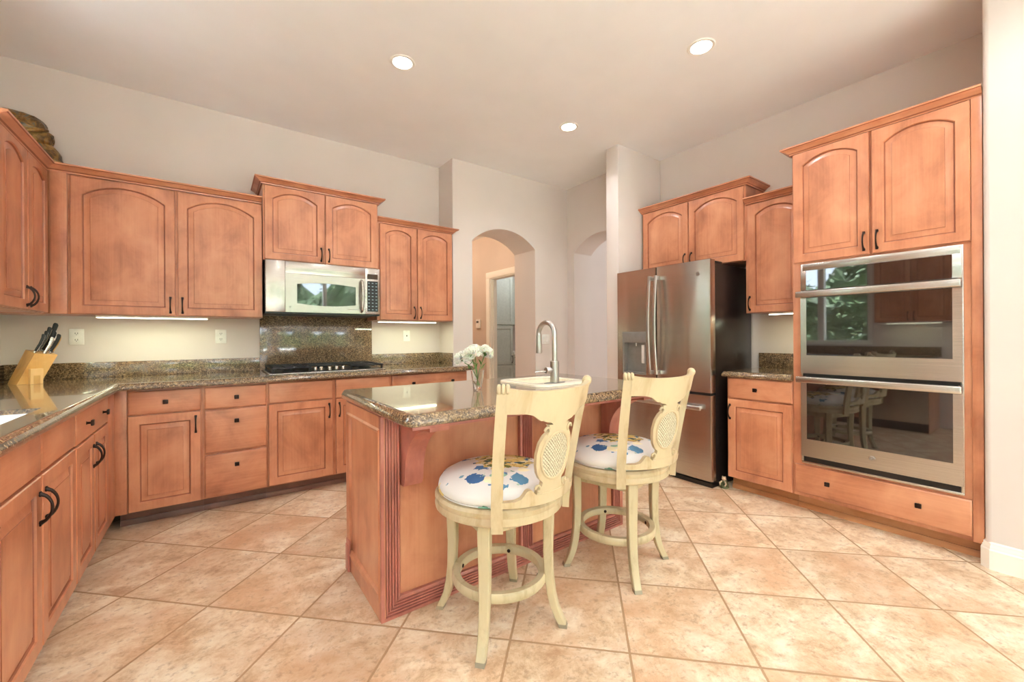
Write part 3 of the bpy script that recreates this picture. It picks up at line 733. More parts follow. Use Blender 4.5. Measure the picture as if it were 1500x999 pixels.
# ------------------------------------------------------------------ cooktop
t = thing('cooktop', 'five-burner gas cooktop with black grates below the microwave', 'cooktop', (0.762, 3.735, ZT))
MB().box(-0.430, 0.430, -0.262, 0.25, 0.0005, 0.009, 0.003).obj('tray', 'steel', t)
MB().box(-0.418, 0.418, -0.250, 0.24, 0.0095, 0.012, 0.001).obj('burner_deck', 'black', t)
for bx, by, r in ((-0.29, -0.13, .04), (-0.29, 0.12, .05), (0.0, 0.10, .058), (0.29, -0.13, .05), (0.29, 0.12, .04)):
    MB().lathe([(r, .0125), (r, .019), (r * .8, .022), (r * .8, .026), (r * .72, .029), (0.001, .029)], bx, by, 0, 24).obj('burner', 'castiron', t)
for x0, x1, y0 in ((-0.41, -0.145, -0.24), (-0.135, 0.135, -0.06), (0.145, 0.41, -0.24)):
    m = MB(); y1 = 0.235; zt = 0.040
    for yy in (y0, y1): m.box(x0, x1, yy - .007, yy + .007, zt, zt + .012, .002)
    for xx in (x0 + .007, x1 - .007): m.box(xx - .007, xx + .007, y0, y1, zt, zt + .012, .002)
    for f in (0.33, 0.67): m.box(x0 + (x1 - x0) * f - .005, x0 + (x1 - x0) * f + .005, y0, y1, zt + .001, zt + .011, .002)
    for f in (0.27, 0.5, 0.73): yy = y0 + (y1 - y0) * f; m.box(x0, x1, yy - .005, yy + .005, zt + .001, zt + .011, .002)
    for xx in (x0 + .008, x1 - .008):
        for yy in (y0 + .006, y1 - .006): m.box(xx - .007, xx + .007, yy - .006, yy + .006, 0.0125, zt)
    m.obj('grate', 'castiron', t)
for kx, ky in ((-0.105, -0.175), (-0.058, -0.155), (0.0, -0.18), (0.058, -0.155), (0.105, -0.175)):
    MB().lathe([(0.019, .0125), (0.019, .016), (0.013, .018), (0.012, .038), (0.010, .041), (0.001, .041)], kx, ky, 0, 18).obj('knob', 'steel', t)

# ------------------------------------------------------------------ microwave
t = thing('microwave', 'stainless over-the-range microwave hung between the wall cabinets', 'microwave', (0.33, 3.66, 1.372))
MB().box(-0.004, 0.878, 0.022, 0.385, 0.0, 0.412).obj('body', 'black', t)
MB().box(0.0, 0.133, 0.0, 0.0215, 0.012, 0.411, .002).obj('side_filler', 'steelv', t)
MB().box(0.1345, 0.747, 0.0, 0.0215, 0.318, 0.411, .002).obj('vent_panel', 'steelv', t)
m = MB(); n = 20; x0, x1, z0, z1 = 0.1345, 0.747, 0.012, 0.3165; wx0, wx1 = 0.216, 0.668
def wz(u): return 0.083 - 0.016 * math.sin(PI * u), 0.238 + 0.016 * math.sin(PI * u)
xs = [wx0 + (wx1 - wx0) * k / n for k in range(n + 1)]
lo = [(x, 0, wz(k / n)[0]) for k, x in enumerate(xs)]; hi = [(x, 0, wz(k / n)[1]) for k, x in enumerate(xs)]
inner = lo + hi[::-1]
outer = [(x0 + (x1 - x0) * k / n, 0, z0) for k in range(n + 1)] + [(x1 - (x1 - x0) * k / n, 0, z1) for k in range(n + 1)]
m.loft([[(p[0], .0215, p[2]) for p in outer], [(p[0], .002, p[2]) for p in outer], outer, inner, [(p[0], .006, p[2]) for p in inner]], False, False)
m.obj('door', 'steelv', t)
g = MB(); g.add([(p[0], .006, p[2]) for p in inner], [tuple(range(len(inner)))]); g.add([(p[0], .012, p[2]) for p in inner], [tuple(range(len(inner)))])
g.obj('window', 'darkglass', bpy.data.objects['door'] if False else t)
m = MB(); m.tube([(0.715, -0.0005, 0.30), (0.715, -0.03, 0.285), (0.715, -0.044, 0.22), (0.715, -0.047, 0.165), (0.715, -0.044, 0.11), (0.715, -0.03, 0.045), (0.715, -0.0005, 0.03)], [.011, .012, .013, .013, .013, .012, .011], 12); m.obj('handle', 'steel', t)
cp = MB().box(0.7485, 0.874, 0.0, 0.0215, 0.012, 0.411, .002).obj('control_panel', 'steelv', t)
MB().box(0.765, 0.857, -0.0015, 0.0, 0.318, 0.362).obj('display', 'display', cp)
MB().box(0.765, 0.857, -0.0015, 0.0, 0.035, 0.300).obj('keypad', 'black', cp)
m = MB()
for r in range(9):
    for c in range(3):
        zz = 0.283 - r * 0.029; xx = 0.779 + c * 0.032
        m.box(xx - .007, xx + .007, -0.0022, -0.0015, zz - .003, zz + .003)
m.obj('key_marks', 'keys', cp)
def badge(x, z, r, parent, y=-0.0006):
    m = MB(); m.lathe([(r, 0), (r, -.0015), (r * .86, -.0025), (r * .84, -.0015), (0.001, -.0015)], x, y, z, 28, 'y')
    o = m.obj('badge', 'steel', parent)
    q = MB()
    for sx in (-1, 1):
        pts = [(x + sx * r * .3 + r * .26 * math.cos(a), y - .0022, z + r * .38 * math.sin(a)) for a in [k * PI / 6 for k in range(0, 11)]]
        q.tube(pts, r * .055, 6)
    q.tube([(x - r * .62, y - .0022, z - r * .35), (x - r * .2, y - .0022, z + r * .45), (x, y - .0022, z - r * .2), (x + r * .3, y - .0022, z + r * .4), (x + r * .62, y - .0022, z + r * .2)], r * .05, 6)
    q.obj('monogram', 'dispgray', o)
    return o
badge(0.166, 0.052, 0.009, t)
MB().box(0.60, 0.70, -0.001, 0.0, 0.045, 0.049).obj('lettering_bar', 'dispgray', t)

# ------------------------------------------------------------------ double wall oven
OX = 0.738; oz = 0.330
t = thing('double_wall_oven', 'stainless double wall oven with dark glass doors built into the tall cabinet', 'oven', (XB, 1.1055, oz), -PI / 2)
MB().box(0.022, 0.714, 0.0205, 0.57, 0.020, 1.303).obj('oven_body', 'black', t)
m = MB(); m.box(0, OX, 0.002, 0.0200, 0, 0.014, .002); m.box(0, 0.012, 0.002, 0.0200, 0.014, 1.316, .001); m.box(OX - .012, OX, 0.002, 0.0200, 0.014, 1.316, .001); m.box(0.012, OX - .012, 0.002, 0.0200, 1.272, 1.316, .001)
m.obj('trim_frame', 'steel', t)
cpn = MB().box(0.004, OX - .004, -0.012, 0.0015, 1.140, 1.270, .002).obj('control_panel', 'steel', t)
MB().box(0.036, 0.699, -0.0145, -0.0122, 1.142, 1.268).obj('control_glass', 'darkglass', cpn)
def oven_door(z0, z1, wz0, wz1, hz):
    d = MB(); x0, x1 = 0.003, OX - .003; a, b2 = 0.036, 0.699
    for q in ((x0, a, z0, z1), (b2, x1, z0, z1), (a, b2, z0, wz0), (a, b2, wz1, z1)): d.box(q[0], q[1], -0.014, 0.0015, q[2], q[3])
    o = d.obj('oven_door', 'steel', t)
    MB().box(a, b2, -0.0125, 0.0, wz0, wz1).obj('window', 'darkglass', o)
    h = MB(); h.box(-0.012, OX - .002, -0.062, -0.044, hz - .020, hz + .020, .006, 3)
    for xx in (0.018, OX - .03): h.box(xx - .012, xx + .012, -0.045, -0.0142, hz - .014, hz + .014, .002)
    h.obj('handle', 'steel', o); return o
oven_door(0.596, 1.137, 0.715, 1.092, 1.112)
o2 = oven_door(0.050, 0.574, 0.165, 0.538, 0.556)
badge(0.366, 0.111, 0.017, o2, -0.0142)
MB().box(0.012, OX - .012, -0.004, 0.0018, 0.576, 0.594).obj('vent_gap', 'black', t)
MB().box(0.014, OX - .014, 0.004, 0.0195, 0.015, 0.049).obj('vent_slot', 'black', t)

# ------------------------------------------------------------------ refrigerator
t = thing('refrigerator', 'stainless french-door refrigerator with black sides and ice dispenser', 'refrigerator', (3.086, 2.573, 0), -PI / 2)
FW = 0.901
MB().box(0.006, FW - .004, 0.072, 0.668, 0.035, 1.742, .004).obj('case', 'fridgeside', t)
MB().box(0.012, FW - .012, 0.03, 0.60, 0.0, 0.034).obj('base_grille', 'black', t)
zf0, zf1 = 0.735, 1.768; xa, xb = 0.060, 0.317; za, zb = 0.835, 1.217
m = MB()
for q in ((0.003, xa, zf0, zf1), (xb, 0.418, zf0, zf1), (xa, xb, zf0, za), (xa, xb, zb, zf1)): m.box(q[0], q[1], 0.0, 0.066, q[2], q[3])
ld = m.obj('left_door', 'steelv', t, 20)
dp = MB().box(xa, xb, -0.004, 0.06, 1.118, zb, .003).obj('dispenser_panel', 'dispgray', ld)
m = MB(); m.box(xa + .001, xb - .001, 0.052, 0.060, za + .001, 1.117); m.box(xa + .001, xa + .02, 0.002, 0.052, za + .001, 1.117); m.box(xb - .02, xb - .001, 0.002, 0.052, za + .001, 1.117); m.box(xa + .02, xb - .02, 0.002, 0.052, za + .001, za + .02)
m.obj('dispenser_recess', 'dispgray', ld)
MB().box(0.252, 0.284, 0.020, 0.034, 0.935, 1.098, .004).obj('dispenser_paddle', 'white', ld)
MB().lathe([(0.007, 0), (0.005, -.03), (0.001, -.03)], 0.19, 0.03, 1.1175, 10).obj('spout', 'white', ld)
m = MB(); L = []
def edge_round(x0, x1, z0, z1, r=0.008):
    P = [(x0, .066), (x0, r), (x0 + r * .3, r * .3), (x0 + r, 0), (x1 - r, 0), (x1 - r * .3, r * .3), (x1, r), (x1, .066)]
    return [[(x, y, z0) for x, y in P], [(x, y, z1) for x, y in P]]
rd = MB().loft(edge_round(0.424, FW - .001, zf0, zf1)).obj('right_door', 'steelv', t)
fd = MB().loft(edge_round(0.003, FW - .001, 0.055, 0.714)).obj('freezer_drawer', 'steelv', t)
MB().box(0.01, FW - .01, 0.012, 0.07, 0.7145, 0.7345).obj('door_gap', 'black', t)
MB().box(FW - .010, FW - .0012, 0.0665, 0.0715, 0.06, 1.74).obj('door_gasket', 'black', t)
for par, hx in ((ld, 0.385), (rd, 0.447)):
    m = MB(); pts = []; n = 14
    for k in range(n + 1):
        f = k / n; z = 0.852 + (1.690 - 0.852) * f; pts.append((hx, -0.045 - 0.028 * math.sin(PI * f), z))
    loops = []
    for x, y, z in pts: loops.append([(x - .012, y + .006, z), (x - .008, y - .008, z), (x + .008, y - .008, z), (x + .012, y + .006, z), (x + .008, y + .010, z), (x - .008, y + .010, z)])
    m.loft(loops)
    for z in (0.866, 1.672): m.box(hx - .010, hx + .010, -0.046, -0.0003, z - .016, z + .016, .003)
    m.obj('handle', 'chrome', par)
m = MB(); m.box(0.07, FW - .055, -0.062, -0.042, 0.600, 0.634, .007, 3)
for xx in (0.10, FW - .085): m.box(xx - .012, xx + .012, -0.043, -0.0003, 0.606, 0.628, .002)
m.obj('handle', 'chrome', fd)
badge(0.799, 1.664, 0.018, rd)
for xx in (0.05, FW - .06): MB().box(xx - .04, xx + .045, 0.03, 0.16, 1.7685 if False else 1.7425, 1.765, .003) if False else None
MB().box(FW - .09, FW - .012, 0.0675, 0.20, 1.7425, 1.764, .004).obj('hinge_cover', 'blacksoft', t)
MB().box(0.02, 0.10, 0.0675, 0.20, 1.7425, 1.764, .004).obj('hinge_cover', 'blacksoft', t)

# ------------------------------------------------------------------ island
t = thing('kitchen_island', 'maple kitchen island with fluted trim and corbels under its granite top', 'island', (1.31, 1.975, 0))
IX, IY = 1.31, 1.975
def W_(x, y): return x - IX, y - IY
IX0, IX1, IF, IB = 0.575, 2.052, 1.715, 2.24
m = MB(); bx_ = (IX0 - IX, IX1 - IX, IF - IY, IB - IY)
m.box(bx_[0], bx_[1], bx_[2], bx_[2] + .02, 0, .849); m.box(bx_[0], bx_[1], bx_[3] - .02, bx_[3], .10, .849); m.box(bx_[0], bx_[0] + .02, bx_[2] + .02, bx_[3] - .02, 0, .849); m.box(bx_[1] - .02, bx_[1], bx_[2] + .02, bx_[3] - .02, 0, .849); m.box(bx_[0] + .02, bx_[1] - .02, bx_[3] - .09, bx_[3] - .07, 0, .10)
m.obj('body', 'wood', t)
FL = [(0.0, 0.0), (0.0, 0.020), (0.006, 0.0225)]
for k in range(5):
    c = 0.018 + k * 0.0125; FL += [(c - .004, 0.0215), (c - .003, 0.012), (c + .003, 0.012), (c + .004, 0.0215)]
FL += [(0.076, 0.0215), (0.083, 0.016), (0.083, 0.0)]
def frame_front(path):
    m = MB(); m.sweep(FL, path, -1)
    m.v = [(x - IX, IF - 0.0003 - u - IY, z) for x, z, u in m.v]; return m
frame_front([(0.556, 0.8485), (0.556, 0.0005), (2.073, 0.0005), (2.073, 0.8485)]).obj('fluted_frame', 'woodpink', t)
frame_front([(1.275, 0.8485), (1.275, 0.085)]).obj('fluted_pilaster', 'woodpink', t)
# left side: framed panel; right side the same
def side(xs, sg, name):
    m = MB(); y0, y1, z0, z1 = IF - .02, IB, 0.0, 0.8485
    def L(dy0, dy1, dz0, dz1, d): return [(xs - sg * d - IX, y0 + dy0 - IY, z0 + dz0), (xs - sg * d - IX, y1 - dy1 - IY, z0 + dz0), (xs - sg * d - IX, y1 - dy1 - IY, z1 - dz1), (xs - sg * d - IX, y0 + dy0 - IY, z1 - dz1)]
    m.loft([L(0, 0, 0, 0, 0), L(0, 0, 0, 0, 0.018), L(0.012, 0.03, .075, .05, 0.018), L(0.020, 0.038, .083, .058, 0.024), L(0.034, 0.052, .097, .072, 0.018), L(0.040, .058, .103, .078, 0.006)], False, True)
    m.obj(name, 'wood', t)
side(IX0, 1, 'end_panel'); side(IX1, -1, 'end_panel')
m = MB(); m.box(0.550 - IX, 0.5565 - IX, 2.165 - IY, 2.222 - IY, 0.0, 0.155, .002); m.box(0.545 - IX, 0.5568 - IX, 2.17 - IY, 2.217 - IY, 0.0, 0.13, .002); m.obj('base_block', 'woodpink', t)
m = MB(); [m.box(a - IX, b - IX, c - IY, d - IY, 0.850, 0.8635) for a, b, c, d in ((0.5625, 2.0575, 1.372, 1.764), (0.5625, 2.0575, 2.036, 2.248), (0.5625, 1.424, 1.764, 2.036), (1.756, 2.0575, 1.764, 2.036))]; m.obj('subtop', 'woodpink', t)
def corbel(x0, x1):
    m = MB(); pr = [(1.7135, 0.8495), (1.405, 0.8495), (1.405, 0.828)]
    for k in range(1, 15):
        a = PI / 2 * k / 14; pr.append((1.405 + 0.245 * math.sin(a), 0.605 + 0.223 * math.cos(a)))
    pr += [(1.655, 0.575), (1.668, 0.553), (1.7135, 0.553)]
    m.loft([[(x0 - IX, y - IY, z) for y, z in pr], [(x1 - IX, y - IY, z) for y, z in pr]]); return m
corbel(0.643, 0.725).obj('corbel', 'woodpink', t); corbel(1.900, 1.982).obj('corbel', 'woodpink', t)
t = thing('worktop', 'brown granite island top with the cream prep sink let into it', 'worktop', (IX, IY, 0))
m = MB(); tx0, tx1, ty0, ty1 = 0.561, 2.061, 1.370, 2.250; hx0, hx1, hy0, hy1 = 1.425, 1.755, 1.765, 2.035
for q in ((tx0, hx0, ty0, ty1), (hx1, tx1, ty0, ty1), (hx0, hx1, ty0, hy0), (hx0, hx1, hy1, ty1)): m.box(q[0], q[1], q[2], q[3], ZB, ZT)
P = [(tx1, ty1), (tx0, ty1), (tx0, ty0), (tx1, ty0), (tx1, ty1), (tx0, ty1)]
prt = MB(); loops = []
for (px, py), (sx, sy) in zip([(tx0, ty0), (tx1, ty0), (tx1, ty1), (tx0, ty1)], [(-1, -1), (1, -1), (1, 1), (-1, 1)]):
    loops.append((px, py, sx, sy))
rows = []
for o_, u in EDGE:
    L = []
    for px, py, sx, sy in loops:
        r = 0.012; a0 = {(-1, -1): PI, (1, -1): 1.5 * PI, (1, 1): 0, (-1, 1): PI / 2}[(sx, sy)]
        for k in range(5):
            a = a0 + PI / 2 * k / 4; L.append((px - sx * r + (r + o_) * math.cos(a), py - sy * r + (r + o_) * math.sin(a), u))
    rows.append(L)
m.loft(rows, False, False)
m.v = [(x - IX, y - IY, z) for x, y, z in m.v]; m.obj('slab', 'granite', t)
t = thing('prep_sink', 'cream drop-in prep sink with rounded corners in the island top', 'sink', (1.59, 1.875, ZT))
bowl(MB(), -0.155, 0.155, -0.100, 0.150, 0.0015, -0.16, 0.035, 0.008, 0.0).obj('inner_bowl', 'offwhite', t)
m = MB()
def rr2(dx0, dx1, dy0, dy1, z, rad):
    L = []
    for cx, cy, a0 in ((dx1 - rad, dy1 - rad, 0), (dx0 + rad, dy1 - rad, PI / 2), (dx0 + rad, dy0 + rad, PI), (dx1 - rad, dy0 + rad, 1.5 * PI)):
        for k in range(9):
            a = a0 + PI / 2 * k / 8; L.append((cx + rad * math.cos(a), cy + rad * math.sin(a), z))
    return L
m.loft([rr2(-.155, .155, -.100, .150, .0025, .035), rr2(-.155, .155, -.100, .150, .010, .035), rr2(-.160, .160, -.105, .155, .0115, .04), rr2(-.192, .192, -.197, .197, .012, .06), rr2(-.203, .203, -.208, .208, .009, .07), rr2(-.205, .205, -.210, .210, .0005, .07)], False, False)
m.obj('rim', 'offwhite', t)
MB().lathe([(0.001, -.1595), (0.028, -.1595), (0.032, -.157)], 0, 0.025, 0, 20).obj('drain', 'chrome', t)
zr = ZT + 0.0125
t = thing('faucet', 'brushed nickel pull-down gooseneck faucet on the island sink', 'faucet', (1.535, 1.720, zr))
L1 = []; L2 = []
for k in range(40):
    a = 2 * PI * k / 40; x = 0.075 * math.cos(a); y = 0.026 * math.sin(a); L1.append((x, y, 0.0005)); L2.append((x * .97, y * .95, 0.004))
MB().loft([L1, L2]).obj('deck_plate', 'dispgray', t)
MB().lathe([(0.0245, 0.0042), (0.0245, 0.118), (0.022, 0.121), (0.018, 0.122)], 0, 0, 0, 28).obj('base', 'chrome', t)
pts = [(0, 0, 0.122 + 0.0115 * k) for k in range(12)]; c = (0.0, 0.068); r = 0.068
for k in range(1, 17):
    a = PI - (PI + .12) * k / 16; pts.append((0, r + r * math.cos(a), 0.2485 + r * math.sin(a) + 0.02))
pts = [(x * 1.0, y, z) for x, y, z in pts]
MB().tube(pts, 0.0145, 14).obj('neck', 'chrome', t)
e = Vector(pts[-1]); MB().tube([e + Vector((0, 0.002, 0.004)), e + Vector((0, 0.0005, -.03)), e + Vector((0, -.001, -.095)), e + Vector((0, -.001, -.10))], [0.0150, 0.0160, 0.0185, 0.0165], 16).obj('spray_head', 'chrome', t)
h = MB().lathe([(0.001, -.064), (0.016, -.064), (0.0175, -.060), (0.0175, -.034), (0.011, -.032), (0.011, -.020)], 0, 0, 0.072, 20, 'x').obj('handle', 'chrome', t)
MB().tube([(-.050, 0.0, 0.068), (-.085, 0.01, 0.066), (-.125, 0.02, 0.064)], 0.0035, 8).obj('lever', 'chrome', h)
# ------------------------------------------------------------------ bar stools
RS = 0.268
def bpt(phi, z, d=0.0):
    """point on the curved, raked back surface; d is outward depth"""
    t = max(0.0, (z - 0.50) / 0.51); r = RS + d; sp = 1 + 0.20 * t
    return (r * math.sin(phi) * sp, -r * math.cos(phi) - 0.085 * t ** 1.35, z)
PH = math.radians(41)
def back_strip(cols, lo, hi, d0, d1):
    """plate between lo(phi) and hi(phi)"""
    m = MB(); A = []
    for p in cols:
        a, b2 = lo(p), hi(p); n = 6
        col = [bpt(p, a + (b2 - a) * k / n, d1) for k in range(n + 1)] + [bpt(p, a + (b2 - a) * (n - k) / n, d0) for k in range(n + 1)]
        A.append(col)
    m.loft(A); return m
def lerp_tab(tab):
    def f(x):
        for (a, va), (b2, vb) in zip(tab[:-1], tab[1:]):
            if x <= b2:
                u = (x - a) / (b2 - a) if b2 > a else 0; return va + (vb - va) * max(0, min(1, u))
        return tab[-1][1]
    return f
def stool(loc, back_deg, leg_deg, label):
    t = thing('bar_stool', label, 'bar stool', (loc[0], loc[1], 0), math.radians(back_deg - 270), 'cream bar stools at the island')
    # seat ring
    MB().lathe([(0.215, 0.490), (0.255, 0.488), (0.264, 0.494), (0.266, 0.505), (0.262, 0.520), (0.266, 0.530), (0.266, 0.540), (0.258, 0.550), (0.235, 0.552), (0.20, 0.54), (0.20, 0.495)], n=64, cap=True).obj('seat_ring', 'cream', t)
    cu = MB(); pr = [(0.001, 0.541), (0.236, 0.5525), (0.247, 0.560), (0.252, 0.572), (0.249, 0.588), (0.236, 0.606), (0.205, 0.622), (0.15, 0.633), (0.08, 0.638), (0.001, 0.640)]
    c = cu.lathe(pr, n=56).obj('seat_cushion', 'fabric', t, 60)
    q = MB(); q.lathe([(0.2475, .5535), (0.2505, .5560), (0.2475, .5585), (0.2445, .556)], n=48, cap=False).obj('piping', 'fabric', c)
    # back: posts, crest, splat, cane medallion, lower rail
    for s in (-1, 1):
        m = MB(); loops = []
        for k in range(17):
            z = 0.482 + (0.995 - 0.482) * k / 16; dp = 0.062 / RS * 0.5; w0 = PH * s
            hw = (0.0195 - 0.003 * k / 16) / RS
            loops.append([bpt(w0 - hw, z, -.004), bpt(w0 + hw, z, -.004), bpt(w0 + hw, z, .024), bpt(w0 - hw, z, .024)])
        m.loft(loops); p = m.obj('back_post', 'cream', t, 50)
        m = MB()
        for j in (-1, 0, 1):
            pc = Vector(bpt(PH * s + j * 0.0128 / RS, 1.000, .012)); tg = Vector((math.cos(PH * s), math.sin(PH * s) * 1, 0))
            lo = []
            for i, rr in ((-1, .011), (-.6, .0175), (0, .019), (.6, .0175), (1, .011)):
                cc = pc + tg * (0.0078 * i); nn = Vector((-tg.y, tg.x, 0))
                lo.append([cc + (nn * math.cos(2 * PI * k / 16) + Vector((0, 0, 1)) * math.sin(2 * PI * k / 16)) * rr for k in range(16)])
            m.loft(lo)
        m.obj('scroll', 'cream', p)
    cols = [(-PH + .05) + (2 * PH - .1) * k / 40 for k in range(41)]
    top = lambda p: 0.990 + 0.018 * abs(p / PH) ** 3
    bot = lerp_tab([(0, .856), (.085, .858), (.11, .872), (.20, .878), (.235, .886), (.27, .884), (.36, .906), (.46, .914), (.8, .917)])
    back_strip(cols, lambda p: bot(abs(p)), top, .004, .026).obj('crest_rail', 'cream', t, 50)
    # splat: half width by height
    hwf = lerp_tab([(0.604, .062), (0.628, .060), (0.640, .045), (0.655, .042), (0.668, .055), (0.69, .066), (0.72, .072), (0.76, .074), (0.80, .068), (0.826, .055), (0.838, .042), (0.846, .034), (0.862, .040), (0.872, .05)])
    m = MB(); loops = []
    for k in range(54):
        z = 0.604 + (0.866 - 0.604) * k / 53; h = hwf(z) / RS; nn = 12
        fr = [bpt(-h + 2 * h * j / nn, z, .025) for j in range(nn + 1)]; bk = [bpt(h - 2 * h * j / nn, z, .006) for j in range(nn + 1)]
        loops.append(fr + bk)
    sp = m.loft(loops).obj('splat', 'cream', t, 50)
    zc = 0.748; az, ax = 0.082, 0.053
    for dside, dd in ((1, .0255), (-1, .0055)):
        m = MB(); n = 40; ctr = 8; loops = []
        for j in range(ctr, 0, -1):
            f = j / ctr; loops.append([bpt(ax * f * math.cos(2 * PI * k / n) / RS, zc + az * f * math.sin(2 * PI * k / n), dd + dside * .0015 * (1 - f * f)) for k in range(n)])
        m.loft(loops, False, True); m.obj('cane_panel', 'cane', t, 60)
        m = MB(); L = [[], [], [], [], []]
        for k in range(n):
            a = 2 * PI * k / n
            for i, (f, u) in enumerate(((1.0, 0), (1.02, .004), (1.08, .0055), (1.14, .004), (1.16, 0))):
                L[i].append(bpt(ax * f * math.cos(a) / RS, zc + az * (1 + (f - 1) * .7) * math.sin(a), dd + dside * u))
        m.loft(L, False, False); m.obj('medallion_ring', 'cream', sp, 60)
    for s in (-1, 1):
        for zz, off, rr in ((.845, .047, .0125), (.634, .060, .012)):
            m = MB()
            pts = [bpt(s * (off + rr * .7 * math.cos(a)) / RS, zz + rr * math.sin(a), .026) for a in [k * PI / 7 for k in range(11)]]
            m.tube(pts, .0045, 6); m.obj('scroll_carving', 'cream', sp)
    tp = lerp_tab([(0, .612), (.24, .612), (.27, .622), (.31, .636), (.36, .632), (.42, .606), (.5, .598), (.8, .596)])
    back_strip(cols, lambda p: 0.572 + 0.004 * (p / PH) ** 2, lambda p: tp(abs(p)), .003, .027).obj('lower_rail', 'cream', t, 50)
    # base: swivel, square apron, four sabre legs, foot ring
    ra = math.radians(leg_deg - (back_deg - 270))
    MB().lathe([(0.10, .466), (0.10, .489)], n=32).obj('swivel_plate', 'bronze', t)
    m = MB(); ca, sa = math.cos(ra), math.sin(ra); q = 0.142
    m.box(-q, q, -q - .011, -q + .011, .435, .482); m.box(-q, q, q - .011, q + .011, .435, .482); m.box(-q - .011, -q + .011, -q, q, .435, .482); m.box(q - .011, q + .011, -q, q, .435, .482); m.box(-q, q, -q, q, .466, .474)
    m.v = [(x * ca - y * sa, x * sa + y * ca, z) for x, y, z in m.v]; m.obj('apron', 'creamleg', t)
    for k in range(4):
        a = ra + PI / 4 + k * PI / 2; e = Vector((math.cos(a), math.sin(a), 0)); g = Vector((-math.sin(a), math.cos(a), 0)); loops = []
        m = MB(); f = MB(); fl = []
        for z, r, hw, hd in ((.487, .206, .022, .019), (.46, .210, .024, .021), (.40, .209, .0235, .020), (.30, .207, .0215, .0185), (.20, .211, .020, .0175), (.13, .220, .0195, .017), (.08, .232, .019, .0165), (.04, .249, .0185, .0165), (.016, .262, .0185, .0165)):
            cc = e * r + Vector((0, 0, z)); b2 = .004
            loops.append([cc + g * x + e * y for x, y in ((-hw, -hd + b2), (-hw + b2, -hd), (hw - b2, -hd), (hw, -hd + b2), (hw, hd - b2), (hw - b2, hd), (-hw + b2, hd), (-hw, hd - b2))])
        lg = m.loft(loops).obj('leg', 'creamleg', t, 40)
        for z, r in ((.0155, .2622), (.0, .267)):
            cc = e * r + Vector((0, 0, z)); fl.append([cc + g * x + e * y for x, y in ((-.0175, -.016), (.0175, -.016), (.0175, .016), (-.0175, .016))])
        f.loft(fl).obj('foot_cap', 'foot', lg)
    fr = MB(); pr = [(0.168, .176), (0.193, .174), (0.198, .180), (0.198, .206), (0.193, .212), (0.168, .210), (0.164, .204), (0.164, .182), (0.168, .176)]
    fr.lathe(pr, n=64, cap=False).obj('foot_ring', 'creamleg', t, 50)
    m = MB()
    for k in range(4):
        a = ra + PI / 4 + k * PI / 2; e = Vector((math.cos(a), math.sin(a), 0)); b2 = Vector((-math.sin(a), math.cos(a), 0)); p0 = e * .1639 + Vector((0, 0, .193)); n = 12
        loops = [[p0 - e * d + (b2 * math.cos(2 * PI * j / n) + Vector((0, 0, 1)) * math.sin(2 * PI * j / n)) * r for j in range(n)] for d, r in ((0, .008), (.003, .008), (.005, .005))]
        m.loft(loops)
    m.obj('ring_bolt', 'bronze', t)
stool((0.975, 1.447), 275.4, -4.1, 'cream swivel bar stool nearest the camera, with caned oval back')
stool((1.703, 1.438), 266.0, 15.8, 'cream swivel bar stool nearest the refrigerator, with caned oval back')

